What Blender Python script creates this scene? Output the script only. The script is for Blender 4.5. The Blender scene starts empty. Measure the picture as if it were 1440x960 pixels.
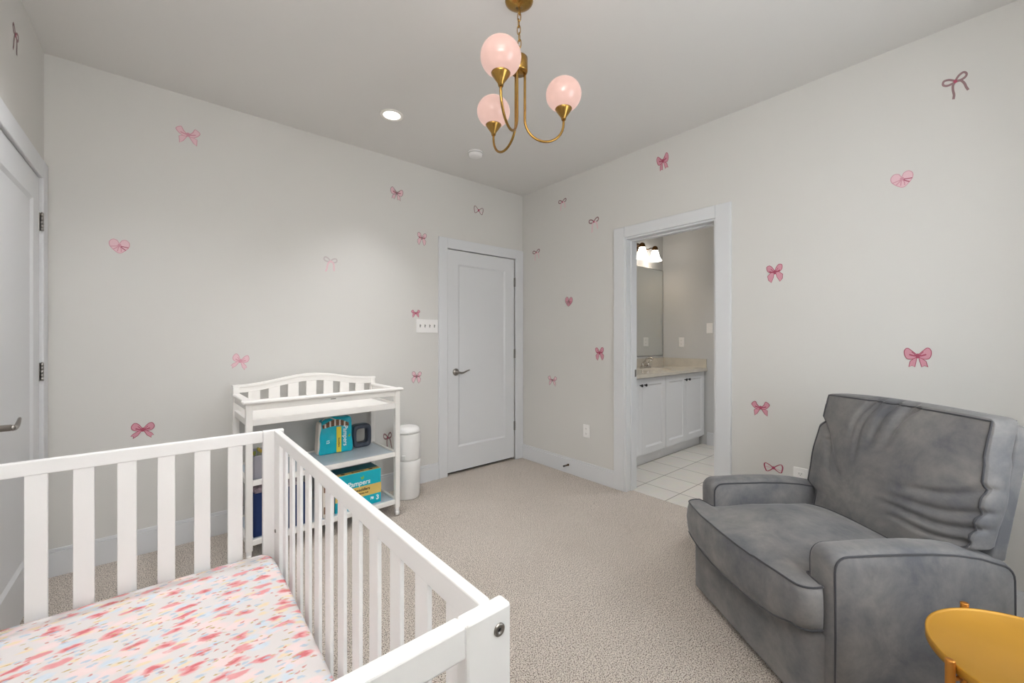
import bpy, bmesh, math, random
from mathutils import Vector, Matrix, noise
random.seed(7)
C = bpy.context.scene.collection
PI = math.pi
R = math.radians

# ------------------------------------------------------------------ helpers
def lin(c):
    return tuple(((v/255)/12.92 if v/255 <= 0.04045 else ((v/255+0.055)/1.055)**2.4) for v in c)

class MB:
    """collects primitives, each with a material slot number, into one mesh"""
    def __init__(s):
        s.bm = bmesh.new()
    def merge(s, b, mi=0, M=None, smooth=None):
        if M is not None:
            bmesh.ops.transform(b, matrix=M, verts=b.verts)
        bmesh.ops.recalc_face_normals(b, faces=b.faces)
        b.verts.index_update()
        vs = [s.bm.verts.new(v.co) for v in b.verts]
        for f in b.faces:
            try:
                nf = s.bm.faces.new([vs[v.index] for v in f.verts])
            except ValueError:
                continue
            nf.material_index = mi
            nf.smooth = f.smooth if smooth is None else smooth
        b.free()
        return s
    def box(s, lo, hi, bev=0.0, mi=0, M=None, seg=2):
        b = bmesh.new()
        bmesh.ops.create_cube(b, size=1)
        for v in b.verts:
            v.co = Vector([(lo[i]+hi[i])/2 + v.co[i]*(hi[i]-lo[i]) for i in range(3)])
        if bev > 0:
            bmesh.ops.bevel(b, geom=list(b.edges), offset=bev, segments=seg, profile=.5, affect='EDGES')
        return s.merge(b, mi, M, smooth=False)
    def tube(s, pts, r, n=10, mi=0, M=None, closed=False):
        pts = [Vector(p) for p in pts]
        rs = r if isinstance(r, (list, tuple)) else [r]*len(pts)
        b = bmesh.new()
        rings = []
        up = None
        L = len(pts)
        for i, p in enumerate(pts):
            if closed:
                t = (pts[(i+1) % L]-pts[i-1]).normalized()
            else:
                t = (pts[min(i+1, L-1)]-pts[max(i-1, 0)]).normalized()
            if up is None:
                up = t.orthogonal().normalized()
            else:
                up = (up - t*up.dot(t))
                up = up.normalized() if up.length > 1e-6 else t.orthogonal().normalized()
            w = t.cross(up)
            rings.append([b.verts.new(p + (up*math.cos(a)+w*math.sin(a))*rs[i]) for a in [2*PI*k/n for k in range(n)]])
        for i in range(L if closed else L-1):
            A, B = rings[i], rings[(i+1) % L]
            for k in range(n):
                b.faces.new((A[k], A[(k+1) % n], B[(k+1) % n], B[k]))
        if not closed:
            b.faces.new(rings[0][::-1]); b.faces.new(rings[-1])
        for f in b.faces: f.smooth = True
        return s.merge(b, mi, M)
    def lathe(s, prof, n=32, mi=0, M=None, smooth=True):
        """prof = [(r, z), ...]; closed at r = 0 ends"""
        b = bmesh.new()
        rings = []
        for r, z in prof:
            if r < 1e-6:
                rings.append([b.verts.new((0, 0, z))])
            else:
                rings.append([b.verts.new((r*math.cos(2*PI*k/n), r*math.sin(2*PI*k/n), z)) for k in range(n)])
        for A, B in zip(rings, rings[1:]):
            for k in range(n):
                a0, a1 = A[k % len(A)], A[(k+1) % len(A)]
                b0, b1 = B[k % len(B)], B[(k+1) % len(B)]
                q = []
                for v in (a0, a1, b1, b0):
                    if v not in q: q.append(v)
                if len(q) > 2: b.faces.new(q)
        for f in b.faces: f.smooth = smooth
        return s.merge(b, mi, M)
    def prism(s, poly, a, b_, axis=0, bev=0.0, mi=0, M=None, seg=2, smooth=False):
        """poly = 2-D outline in the two other axes (in order), extruded from a to b_ along axis"""
        b = bmesh.new()
        def P(u, v, w):
            return {0: (w, u, v), 1: (u, w, v), 2: (u, v, w)}[axis]
        v0 = [b.verts.new(P(u, v, a)) for u, v in poly]
        v1 = [b.verts.new(P(u, v, b_)) for u, v in poly]
        f0 = b.faces.new(v0); f1 = b.faces.new(v1[::-1])
        n = len(poly)
        for i in range(n):
            b.faces.new((v0[i], v1[i], v1[(i+1) % n], v0[(i+1) % n]))
        bmesh.ops.recalc_face_normals(b, faces=b.faces)
        if bev > 0:
            es = list(set(list(f0.edges)+list(f1.edges)))
            bmesh.ops.bevel(b, geom=es, offset=bev, segments=seg, profile=.5, affect='EDGES')
        return s.merge(b, mi, M, smooth=smooth)
    def ribbon(s, poly, t, mi=0, M=None):
        """flat polygon in the xz plane with thickness t towards -y"""
        return s.prism(poly, 0, -t, axis=1, mi=mi, M=M)
    def grid(s, fn, nu, nv, mi=0, M=None, smooth=True, closed_u=False):
        b = bmesh.new()
        V = [[b.verts.new(fn(i/nu, j/nv)) for i in range(nu if closed_u else nu+1)] for j in range(nv+1)]
        for j in range(nv):
            for i in range(nu):
                i2 = (i+1) % nu if closed_u else i+1
                b.faces.new((V[j][i], V[j][i2], V[j+1][i2], V[j+1][i]))
        for f in b.faces: f.smooth = smooth
        return s.merge(b, mi, M)
    def softbox(s, n, fn, mi=0, M=None, e=0.25):
        """subdivided cube whose surface points (u, v, w in -1..1, rounded corners e) go through fn"""
        b = bmesh.new()
        bmesh.ops.create_cube(b, size=2)
        bmesh.ops.subdivide_edges(b, edges=list(b.edges), cuts=n, use_grid_fill=True)
        for v in b.verts:
            c = v.co.copy()
            inner = Vector([max(-(1-e), min(1-e, x)) for x in c])
            d = c-inner
            if d.length > 1e-9:
                c = inner + d.normalized()*e
            v.co = Vector(fn(c.x, c.y, c.z))
        for f in b.faces: f.smooth = True
        return s.merge(b, mi, M)

def build(mb, name, mats, parent=None, shift=None, weld=False):
    bm = mb.bm
    if weld:
        bmesh.ops.remove_doubles(bm, verts=bm.verts, dist=1e-5)
    if shift is not None:
        bmesh.ops.translate(bm, verts=bm.verts, vec=-Vector(shift))
    me = bpy.data.meshes.new(name)
    bm.to_mesh(me); bm.free()
    for m in (mats if isinstance(mats, (list, tuple)) else [mats]):
        me.materials.append(m)
    o = bpy.data.objects.new(name, me)
    C.objects.link(o)
    if parent is not None:
        o.parent = parent
    return o

def tag(o, label=None, cat=None, group=None, kind=None):
    if label: o['label'] = label
    if cat: o['category'] = cat
    if group: o['group'] = group
    if kind: o['kind'] = kind
    return o

def thing(name, label, cat, loc=(0, 0, 0), rz=0.0, group=None):
    o = bpy.data.objects.new(name, None)
    o.empty_display_size = .05
    C.objects.link(o)
    o.location = loc; o.rotation_euler = (0, 0, rz)
    return tag(o, label, cat, group)

def structure(o):
    o['kind'] = 'structure'
    return o

def copy_tree(o, parent=None):
    c = o.copy(); C.objects.link(c)
    if parent is not None: c.parent = parent
    for ch in list(o.children): copy_tree(ch, c)
    return c

def text(mb, body, size, M, mi=0, depth=.0006, shear=0.0, ax='CENTER', bold=0.0):
    cu = bpy.data.curves.new('t', 'FONT')
    cu.body = body; cu.size = size; cu.extrude = depth; cu.shear = shear
    cu.align_x = ax; cu.align_y = 'CENTER'; cu.offset = bold
    o = bpy.data.objects.new('t', cu)
    C.objects.link(o)
    dg = bpy.context.evaluated_depsgraph_get()
    me = bpy.data.meshes.new_from_object(o.evaluated_get(dg))
    b = bmesh.new(); b.from_mesh(me)
    bpy.data.objects.remove(o); bpy.data.curves.remove(cu); bpy.data.meshes.remove(me)
    mb.merge(b, mi, M, smooth=False)

def T(x, y, z): return Matrix.Translation((x, y, z))
def RX(a): return Matrix.Rotation(a, 4, 'X')
def RY(a): return Matrix.Rotation(a, 4, 'Y')
def RZ(a): return Matrix.Rotation(a, 4, 'Z')
ALIGN = lambda d: Vector((0, 0, 1)).rotation_difference(Vector(d)).to_matrix().to_4x4()

# ------------------------------------------------------------------ materials
GL, SHD = .52, 7.0
def mat(name, rgb, rough=.5, metal=0.0, srgb=True, spec=.5, sheen=0.0, emit=None, es=0.0, noise_amt=0.0, noise_scale=8.0, bump=0.0, bump_scale=80.0, coat=0.0):
    m = bpy.data.materials.new(name); m.use_nodes = True
    nt = m.node_tree; p = nt.nodes['Principled BSDF']
    c = lin(rgb) if srgb else rgb
    p.inputs['Base Color'].default_value = (*c, 1)
    p.inputs['Roughness'].default_value = rough
    p.inputs['Metallic'].default_value = metal
    p.inputs['Specular IOR Level'].default_value = spec
    p.inputs['Sheen Weight'].default_value = sheen
    p.inputs['Coat Weight'].default_value = coat
    if emit is not None:
        p.inputs['Emission Color'].default_value = (*lin(emit), 1)
        p.inputs['Emission Strength'].default_value = es
    tc = nt.nodes.new('ShaderNodeTexCoord')
    if noise_amt > 0:
        n = nt.nodes.new('ShaderNodeTexNoise'); n.inputs['Scale'].default_value = noise_scale
        n.inputs['Detail'].default_value = 5
        nt.links.new(tc.outputs['Object'], n.inputs['Vector'])
        r = nt.nodes.new('ShaderNodeValToRGB')
        r.color_ramp.elements[0].position = .3; r.color_ramp.elements[1].position = .7
        r.color_ramp.elements[0].color = (*[v*(1-noise_amt) for v in c], 1)
        r.color_ramp.elements[1].color = (*[min(1, v*(1+noise_amt)) for v in c], 1)
        nt.links.new(n.outputs['Fac'], r.inputs['Fac'])
        nt.links.new(r.outputs['Color'], p.inputs['Base Color'])
    if bump > 0:
        n2 = nt.nodes.new('ShaderNodeTexNoise'); n2.inputs['Scale'].default_value = bump_scale
        n2.inputs['Detail'].default_value = 4
        nt.links.new(tc.outputs['Object'], n2.inputs['Vector'])
        b = nt.nodes.new('ShaderNodeBump'); b.inputs['Strength'].default_value = bump; b.inputs['Distance'].default_value = .004
        nt.links.new(n2.outputs['Fac'], b.inputs['Height'])
        nt.links.new(b.outputs['Normal'], p.inputs['Normal'])
    return m

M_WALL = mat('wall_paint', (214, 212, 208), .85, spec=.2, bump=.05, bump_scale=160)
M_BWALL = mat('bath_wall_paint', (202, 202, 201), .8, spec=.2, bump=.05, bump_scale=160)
M_CEIL = mat('ceiling_paint', (224, 222, 219), .9, spec=.1, bump=.05, bump_scale=140)
M_TRIM = mat('trim_paint', (218, 219, 221), .42, spec=.4)
M_DOOR = mat('door_paint', (218, 219, 221), .4, spec=.4)
M_CRIB = mat('crib_white', (242, 242, 241), .38, spec=.45)
M_TABLE = mat('table_white', (243, 240, 236), .4, spec=.45)
M_SHELF = mat('shelf_panel', (196, 206, 216), .35, spec=.5)
M_PLASTIC = mat('white_plastic', (240, 238, 236), .3, spec=.5)
M_SLOT = mat('slot_grey', (150, 148, 145), .5)
M_NICKEL = mat('satin_nickel', (150, 145, 140), .28, 1.0)
M_HINGE = mat('hinge_metal', (165, 162, 158), .35, 1.0)
M_CHROME = mat('chrome', (215, 210, 205), .08, 1.0)
M_BRASS = mat('brushed_brass', (174, 136, 72), .26, 1.0, noise_amt=.08, noise_scale=30)
M_BRONZE = mat('dark_bronze', (92, 66, 38), .35, 1.0)
M_BLACK = mat('black_knob', (22, 21, 22), .35)
M_DARK = mat('gap_shade', (40, 32, 28), .9)  # near-black colour stands in for shade in narrow gaps
M_GOLD = mat('gold_paint', (184, 134, 42), .38, .35, noise_amt=.05, noise_scale=6)
M_GOLDLEG = mat('gold_legs', (196, 130, 55), .3, .75)
M_COUNTER = mat('cultured_marble', (204, 197, 184), .16, noise_amt=.07, noise_scale=9, coat=.3)
M_CAB = mat('cabinet_white', (226, 227, 229), .45)
M_MIRROR = mat('mirror_glass', (232, 235, 234), .01, 1.0)
M_EDGE = mat('mirror_edge', (120, 122, 122), .2, .8)
M_TEAL = mat('teal_wrap', (4, 182, 202), .3, noise_amt=.06, noise_scale=20)
M_TEALD = mat('teal_dark', (0, 112, 128), .35, noise_amt=.25, noise_scale=24)
M_YEL = mat('yellow_band', (248, 222, 70), .35)
M_SAND = mat('gold_band', (228, 198, 112), .4)
M_WHITEINK = mat('white_ink', (245, 250, 250), .5)
M_BLACKINK = mat('black_ink', (48, 38, 30), .5)
M_GREENINK = mat('green_leaf_ink', (150, 200, 70), .5)
M_PAPER = mat('diaper_white', (226, 218, 208), .8, bump=.6, bump_scale=60)
M_BROWNINK = mat('brown_photo_ink', (120, 84, 58), .5, noise_amt=.5, noise_scale=60)
M_SLATE = mat('slate_plastic', (70, 76, 90), .35)
M_SLATEL = mat('slate_plastic_light', (96, 128, 140), .3)
M_NAVY = mat('navy_fabric', (22, 46, 96), .8, bump=.3, bump_scale=200)
M_GREYFAB = mat('grey_fabric', (150, 148, 155), .9, bump=.3, bump_scale=200)
M_CLOTH = mat('patterned_cloth', (168, 150, 158), .9, noise_amt=.45, noise_scale=70)
M_LEAF = mat('sprig_green', (128, 140, 70), .6)
M_FLOWER = mat('sprig_flower', (190, 160, 70), .6)
M_STEEL = mat('bolt_steel', (150, 146, 142), .3, 1.0)
M_GLOBE = mat('pink_opal_glass', (150, 120, 114), .12, spec=.5, emit=(255, 214, 200), es=GL)
M_SHADE = mat('frosted_shade', (255, 240, 215), .3, emit=(255, 246, 234), es=SHD)
M_CAN = mat('downlight_lens', (255, 250, 240), .4, emit=(255, 246, 232), es=2.6)
M_CANTRIM = mat('downlight_trim', (245, 242, 236), .5, emit=(255, 246, 232), es=.0)
M_PINK1 = mat('decal_pale_pink', (226, 190, 198), .6)
M_PINK2 = mat('decal_rose', (208, 148, 162), .6)
M_PINK3 = mat('decal_deep_rose', (168, 72, 96), .6)
M_PINK4 = mat('decal_brown_rose', (146, 116, 118), .6)
M_GREY1 = mat('decal_grey', (196, 186, 186), .6)

def carpet():
    m = bpy.data.materials.new('carpet_pile'); m.use_nodes = True
    nt = m.node_tree; p = nt.nodes['Principled BSDF']
    p.inputs['Roughness'].default_value = .95; p.inputs['Specular IOR Level'].default_value = .1
    p.inputs['Sheen Weight'].default_value = .15
    tc = nt.nodes.new('ShaderNodeTexCoord')
    def nz(s, d=3, w=0.0):
        n = nt.nodes.new('ShaderNodeTexNoise'); n.inputs['Scale'].default_value = s; n.inputs['Detail'].default_value = d
        n.inputs['Distortion'].default_value = w
        nt.links.new(tc.outputs['Object'], n.inputs['Vector']); return n
    fine, mid, big = nz(215, 3, .3), nz(42, 3), nz(2.2, 3)
    r = nt.nodes.new('ShaderNodeValToRGB')
    e = r.color_ramp.elements
    e[0].position = .38; e[0].color = (*lin((112, 97, 85)), 1)
    e[1].position = .57; e[1].color = (*lin((246, 236, 225)), 1)
    e2 = e.new(.47); e2.color = (*lin((217, 204, 192)), 1)
    nt.links.new(fine.outputs['Fac'], r.inputs['Fac'])
    r2 = nt.nodes.new('ShaderNodeValToRGB')
    r2.color_ramp.elements[0].position = .3; r2.color_ramp.elements[0].color = (.92, .915, .91, 1)
    r2.color_ramp.elements[1].position = .7; r2.color_ramp.elements[1].color = (1, 1, 1, 1)
    nt.links.new(mid.outputs['Fac'], r2.inputs['Fac'])
    r3 = nt.nodes.new('ShaderNodeValToRGB')
    r3.color_ramp.elements[0].position = .35; r3.color_ramp.elements[0].color = (.95, .945, .94, 1)
    r3.color_ramp.elements[1].position = .65; r3.color_ramp.elements[1].color = (1, 1, 1, 1)
    nt.links.new(big.outputs['Fac'], r3.inputs['Fac'])
    def mul(a, b):
        x = nt.nodes.new('ShaderNodeMixRGB'); x.blend_type = 'MULTIPLY'; x.inputs['Fac'].default_value = 1
        nt.links.new(a, x.inputs['Color1']); nt.links.new(b, x.inputs['Color2']); return x.outputs['Color']
    nt.links.new(mul(mul(r.outputs['Color'], r2.outputs['Color']), r3.outputs['Color']), p.inputs['Base Color'])
    b = nt.nodes.new('ShaderNodeBump'); b.inputs['Strength'].default_value = 1.0; b.inputs['Distance'].default_value = .010
    nt.links.new(fine.outputs['Fac'], b.inputs['Height']); nt.links.new(b.outputs['Normal'], p.inputs['Normal'])
    return m
M_CARPET = carpet()

def velvet():
    m = bpy.data.materials.new('grey_velvet'); m.use_nodes = True
    nt = m.node_tree; p = nt.nodes['Principled BSDF']
    p.inputs['Roughness'].default_value = .75; p.inputs['Specular IOR Level'].default_value = .25
    p.inputs['Sheen Weight'].default_value = .22; p.inputs['Sheen Roughness'].default_value = .4
    tc = nt.nodes.new('ShaderNodeTexCoord')
    n = nt.nodes.new('ShaderNodeTexNoise'); n.inputs['Scale'].default_value = 5.5; n.inputs['Detail'].default_value = 7
    n.inputs['Roughness'].default_value = .66; n.inputs['Distortion'].default_value = .25
    nt.links.new(tc.outputs['Object'], n.inputs['Vector'])
    r = nt.nodes.new('ShaderNodeValToRGB'); e = r.color_ramp.elements
    e[0].position = .36; e[0].color = (*lin((98, 99, 103)), 1)
    e[1].position = .66; e[1].color = (*lin((134, 131, 129)), 1)
    nt.links.new(n.outputs['Fac'], r.inputs['Fac']); nt.links.new(r.outputs['Color'], p.inputs['Base Color'])
    n2 = nt.nodes.new('ShaderNodeTexNoise'); n2.inputs['Scale'].default_value = 9; n2.inputs['Detail'].default_value = 5
    nt.links.new(tc.outputs['Object'], n2.inputs['Vector'])
    b = nt.nodes.new('ShaderNodeBump'); b.inputs['Strength'].default_value = .25; b.inputs['Distance'].default_value = .02
    nt.links.new(n2.outputs['Fac'], b.inputs['Height']); nt.links.new(b.outputs['Normal'], p.inputs['Normal'])
    return m
M_VELVET = velvet()
M_PIPING = mat('velvet_piping', (58, 58, 62), .8, sheen=.3)

def floral():
    m = bpy.data.materials.new('floral_sheet'); m.use_nodes = True
    nt = m.node_tree; p = nt.nodes['Principled BSDF']
    p.inputs['Roughness'].default_value = .9; p.inputs['Specular IOR Level'].default_value = .1
    tc = nt.nodes.new('ShaderNodeTexCoord')
    col = None
    base = nt.nodes.new('ShaderNodeRGB'); base.outputs[0].default_value = (*lin((226, 221, 220)), 1)
    cur = base.outputs[0]
    def layer(cur, scale, stretch, rot, off, keep, size, c1, c2, soft=.12, wob=.35, amt=1.0):
        mp = nt.nodes.new('ShaderNodeMapping')
        mp.inputs['Rotation'].default_value = (0, 0, rot); mp.inputs['Scale'].default_value = (1, stretch, 1)
        mp.inputs['Location'].default_value = (off, off*1.7, 0)
        nt.links.new(tc.outputs['Object'], mp.inputs['Vector'])
        nz = nt.nodes.new('ShaderNodeTexNoise'); nz.inputs['Scale'].default_value = scale*2.2; nz.inputs['Detail'].default_value = 4
        nt.links.new(mp.outputs[0], nz.inputs['Vector'])
        mx = nt.nodes.new('ShaderNodeVectorMath'); mx.operation = 'SCALE'; mx.inputs['Scale'].default_value = wob/scale
        sb = nt.nodes.new('ShaderNodeVectorMath'); sb.operation = 'SUBTRACT'; sb.inputs[1].default_value = (.5, .5, .5)
        nt.links.new(nz.outputs['Color'], sb.inputs[0]); nt.links.new(sb.outputs[0], mx.inputs[0])
        ad = nt.nodes.new('ShaderNodeVectorMath'); ad.operation = 'ADD'
        nt.links.new(mp.outputs[0], ad.inputs[0]); nt.links.new(mx.outputs[0], ad.inputs[1])
        v = nt.nodes.new('ShaderNodeTexVoronoi'); v.voronoi_dimensions = '2D'; v.inputs['Scale'].default_value = scale
        v.inputs['Randomness'].default_value = .85
        nt.links.new(ad.outputs[0], v.inputs['Vector'])
        sep = nt.nodes.new('ShaderNodeSeparateColor'); nt.links.new(v.outputs['Color'], sep.inputs[0])
        # radius per cell
        lt = nt.nodes.new('ShaderNodeMath'); lt.operation = 'LESS_THAN'; lt.inputs[1].default_value = keep
        nt.links.new(sep.outputs[0], lt.inputs[0])
        mr = nt.nodes.new('ShaderNodeMapRange'); mr.interpolation_type = 'SMOOTHSTEP'
        mr.inputs['From Min'].default_value = size; mr.inputs['From Max'].default_value = size-soft
        mr.inputs['To Min'].default_value = 0; mr.inputs['To Max'].default_value = amt
        nt.links.new(v.outputs['Distance'], mr.inputs['Value'])
        ml = nt.nodes.new('ShaderNodeMath'); ml.operation = 'MULTIPLY'
        nt.links.new(mr.outputs[0], ml.inputs[0]); nt.links.new(lt.outputs[0], ml.inputs[1])
        cm = nt.nodes.new('ShaderNodeMixRGB')
        cm.inputs['Color1'].default_value = (*lin(c1), 1); cm.inputs['Color2'].default_value = (*lin(c2), 1)
        nt.links.new(nz.outputs['Fac'], cm.inputs['Fac'])
        o = nt.nodes.new('ShaderNodeMixRGB')
        nt.links.new(ml.outputs[0], o.inputs['Fac']); nt.links.new(cur, o.inputs['Color1']); nt.links.new(cm.outputs[0], o.inputs['Color2'])
        return o.outputs[0]
    cur = layer(cur, 12, 1.6, .3, 3.1, .55, .5, (240, 214, 212), (247, 226, 226), .3, .6, .8)
    cur = layer(cur, 15, 1.6, .5, 9.7, .5, .42, (196, 212, 226), (226, 232, 238), .25, .6, .9)
    cur = layer(cur, 17, 2.4, .2, 5.3, .35, .34, (238, 214, 178), (236, 224, 196), .2, .7, .9)
    cur = layer(cur, 12, 2.1, .15, 1.3, .58, .36, (222, 136, 142), (236, 184, 184), .16, .75)
    cur = layer(cur, 12, 2.1, .15, 1.3, .36, .20, (206, 104, 112), (224, 140, 142), .12, .9)
    cur = layer(cur, 26, 2.0, -.2, 6.1, .3, .30, (160, 188, 210), (200, 216, 228), .15, .8, .8)
    cur = layer(cur, 34, 1.8, .6, 2.2, .25, .24, (200, 112, 114), (214, 150, 136), .12, .8, .8)
    cur = layer(cur, 30, 2.6, .9, 7.7, .25, .22, (190, 172, 120), (214, 190, 150), .12, .9)
    nt.links.new(cur, p.inputs['Base Color'])
    n2 = nt.nodes.new('ShaderNodeTexNoise'); n2.inputs['Scale'].default_value = 14
    nt.links.new(tc.outputs['Object'], n2.inputs['Vector'])
    b = nt.nodes.new('ShaderNodeBump'); b.inputs['Strength'].default_value = .12; b.inputs['Distance'].default_value = .02
    nt.links.new(n2.outputs['Fac'], b.inputs['Height']); nt.links.new(b.outputs['Normal'], p.inputs['Normal'])
    return m
M_FLORAL = floral()

def tile():
    m = bpy.data.materials.new('floor_tile'); m.use_nodes = True
    nt = m.node_tree; p = nt.nodes['Principled BSDF']
    p.inputs['Roughness'].default_value = .35
    tc = nt.nodes.new('ShaderNodeTexCoord')
    mp = nt.nodes.new('ShaderNodeMapping'); mp.inputs['Location'].default_value = (-3.48+.31*20, -1.955+.31*20, 0)
    nt.links.new(tc.outputs['Object'], mp.inputs['Vector'])
    b = nt.nodes.new('ShaderNodeTexBrick'); b.offset = 0; b.squash = 1
    b.inputs['Scale'].default_value = 1; b.inputs['Brick Width'].default_value = .31; b.inputs['Row Height'].default_value = .31
    b.inputs['Mortar Size'].default_value = .0035; b.inputs['Mortar Smooth'].default_value = .1
    b.inputs['Color1'].default_value = (*lin((222, 218, 210)), 1); b.inputs['Color2'].default_value = (*lin((214, 210, 202)), 1)
    b.inputs['Mortar'].default_value = (*lin((128, 120, 110)), 1)
    nt.links.new(mp.outputs[0], b.inputs['Vector'])
    n = nt.nodes.new('ShaderNodeTexNoise'); n.inputs['Scale'].default_value = 12; n.inputs['Detail'].default_value = 4
    nt.links.new(tc.outputs['Object'], n.inputs['Vector'])
    mx = nt.nodes.new('ShaderNodeMixRGB'); mx.blend_type = 'MULTIPLY'; mx.inputs['Fac'].default_value = .12
    nt.links.new(b.outputs['Color'], mx.inputs['Color1']); nt.links.new(n.outputs['Color'], mx.inputs['Color2'])
    nt.links.new(mx.outputs[0], p.inputs['Base Color'])
    return m
M_TILE = tile()

# ------------------------------------------------------------------ dimensions
EX, NY, WX, SY, H = 2.87, 3.215, -.48, -.49, 2.743
WT = .14
BX, BN, BS = 4.867, 2.755, .45        # bathroom east / north / south wall faces

# ------------------------------------------------------------------ the setting
def wall(name, m, boxes):
    mb = MB()
    for lo, hi in boxes: mb.box(lo, hi)
    return structure(build(mb, name, m))

wall('floor', M_CARPET, [((WX-WT, SY-WT, -.05), (EX+.07, NY+WT, 0))])
o = wall('floor_bathroom', M_TILE, [((EX+.075, BS-.1, -.05), (BX+.1, BN+.1, 0.0))])
wall('ceiling', M_CEIL, [((WX-WT, SY-WT, H), (EX+WT, NY+WT, H+.1))])
wall('ceiling_bathroom', M_CEIL, [((EX+WT+.001, BS-.1, H), (BX+.1, BN+.1, H+.1))])
# north wall with the closed door's opening
ND0, ND1, NDZ = 1.945, 2.768, 2.068
wall('wall_north', M_WALL, [((WX-WT, NY, 0), (ND0, NY+WT, H)), ((ND1, NY, 0), (EX+WT, NY+WT, H)), ((ND0, NY, NDZ), (ND1, NY+WT, H))])
# east wall with the bathroom doorway
ED0, ED1, EDZ = 1.232, 1.955, 2.07
wall('wall_east', M_WALL, [((EX, SY-WT, 0), (EX+WT, ED0, H)), ((EX, ED1, 0), (EX+WT, NY, H)), ((EX, ED0, EDZ), (EX+WT, ED1, H))])
WD0, WD1, WDZ = 2.265, 3.085, 2.062
# a window in the south wall, behind the camera
SW0, SW1, SWZ0, SWZ1 = 1.15, 2.15, .70, 2.30
wall('wall_west', M_WALL, [((WX-WT, SY-WT, 0), (WX, WD0, H)), ((WX-WT, WD1, 0), (WX, NY, H)), ((WX-WT, WD0, WDZ), (WX, WD1, H))])
wall('wall_south', M_WALL, [((WX, SY-WT, 0), (SW0, SY, H)), ((SW1, SY-WT, 0), (EX, SY, H)), ((SW0, SY-WT, 0), (SW1, SY, SWZ0)), ((SW0, SY-WT, SWZ1), (SW1, SY, H))])
def window(name, a, b_, z0, z1, M):
    mb = MB()
    for lo, hi in (((a, -.09, z0), (a+.05, -.04, z1)), ((b_-.05, -.09, z0), (b_, -.04, z1)), ((a+.05, -.09, z0), (b_-.05, -.04, z0+.05)), ((a+.05, -.09, z1-.05), (b_-.05, -.04, z1)),
                   ((a+.05, -.085, (z0+z1)/2-.02), (b_-.05, -.045, (z0+z1)/2+.02)), ((a-.08, 0, z0-.08), (a, .018, z1+.08)), ((b_, 0, z0-.08), (b_+.08, .018, z1+.08)),
                   ((a, 0, z1), (b_, .018, z1+.08)), ((a, 0, z0-.08), (b_, .018, z0-.03)), ((a-.03, -.04, z0-.028), (b_+.03, .04, z0))):
        mb.box(lo, hi, .002, M=M)
    structure(build(mb, name, M_TRIM))
window('window_1', SW0, SW1, SWZ0, SWZ1, T(0, SY, 0))
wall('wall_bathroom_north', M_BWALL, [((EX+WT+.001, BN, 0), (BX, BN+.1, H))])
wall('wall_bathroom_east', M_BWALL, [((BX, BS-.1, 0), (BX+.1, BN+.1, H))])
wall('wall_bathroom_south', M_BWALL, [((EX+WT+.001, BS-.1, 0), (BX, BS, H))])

def baseboard(name, boxes):
    mb = MB()
    for lo, hi, ax in boxes:           # ax: normal direction of the wall: which side carries the stepped top
        mb.box(lo, (hi[0], hi[1], hi[2]-.018), .001)
        x0, y0, x1, y1 = lo[0], lo[1], hi[0], hi[1]
        if ax == 'S': y0 += .005
        if ax == 'W': x0 += .005
        if ax == 'E': x1 -= .005
        if ax == 'N': y1 -= .005
        mb.box((x0, y0, hi[2]-.018), (x1, y1, hi[2]), .003)
    return structure(build(mb, name, M_TRIM))
BH, BT = .145, .016
baseboard('baseboard_north', [((WX+.0, NY-BT, 0), (1.86, NY, BH), 'S')])
baseboard('baseboard_east', [((EX-BT, 2.057, 0), (EX, NY, BH), 'W'), ((EX-BT, SY, 0), (EX, 1.13, BH), 'W')])
baseboard('baseboard_west', [((WX, SY, 0), (WX+BT, 2.16, BH), 'E')])
baseboard('baseboard_south', [((WX+BT, SY, 0), (EX-BT, SY+BT, BH), 'N')])
baseboard('baseboard_bathroom_east', [((BX-BT, BS, 0), (BX, 2.19, BH), 'W')])

def casing(name, boxes):
    mb = MB()
    for lo, hi in boxes: mb.box(lo, hi, .004)
    return structure(build(mb, name, M_TRIM))
CT = .018
# trim_1 north door casing, trim_2 west door casing, trim_3 bathroom doorway casing and jamb
casing('trim_1', [((1.862, NY-CT, 0), (1.952, NY+.002, 2.16)), ((2.762, NY-CT, 0), (EX-.003, NY+.002, 2.16)), ((1.952, NY-CT+.001, 2.066), (2.762, NY+.002, 2.16))])
casing('trim_2', [((WX-.002, 2.165, 0), (WX+CT, 2.26, 2.15)), ((WX-.002, 3.092, 0), (WX+CT, 3.195, 2.15)), ((WX-.002, 2.26, 2.056), (WX+CT-.001, 3.092, 2.15))])
mb = MB()
for lo, hi in [((EX-CT, 1.132, 0), (EX+.002, ED0, 2.157)), ((EX-CT, ED1, 0), (EX+.002, 2.057, 2.157)), ((EX-CT+.001, ED0, EDZ), (EX+.002, ED1, 2.157))]:
    mb.box(lo, hi, .004)
for y0, y1 in ((ED0-.001, ED0+.014), (ED1-.014, ED1+.001)):
    mb.box((EX-.004, y0, 0), (EX+WT+.004, y1, EDZ), .001)
mb.box((EX-.004, ED0+.014, EDZ-.014), (EX+WT+.004, ED1-.014, EDZ+.001), .001)
for y0, y1 in ((ED0+.014, ED0+.025), (ED1-.025, ED1-.014)):
    mb.box((EX+.05, y0, 0), (EX+.088, y1, EDZ-.014), .002)
mb.box((EX+.05, ED0+.025, EDZ-.026), (EX+.088, ED1-.025, EDZ-.014), .002)
structure(build(mb, 'trim_3', M_TRIM))
tag(build(MB().box((EX+.115, ED1-.0155, .93), (EX+.137, ED1-.0135, .99), .0005), 'strike_plate', M_NICKEL),
    'small nickel strike plate on the doorway jamb by the vanity', 'strike plate')

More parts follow.
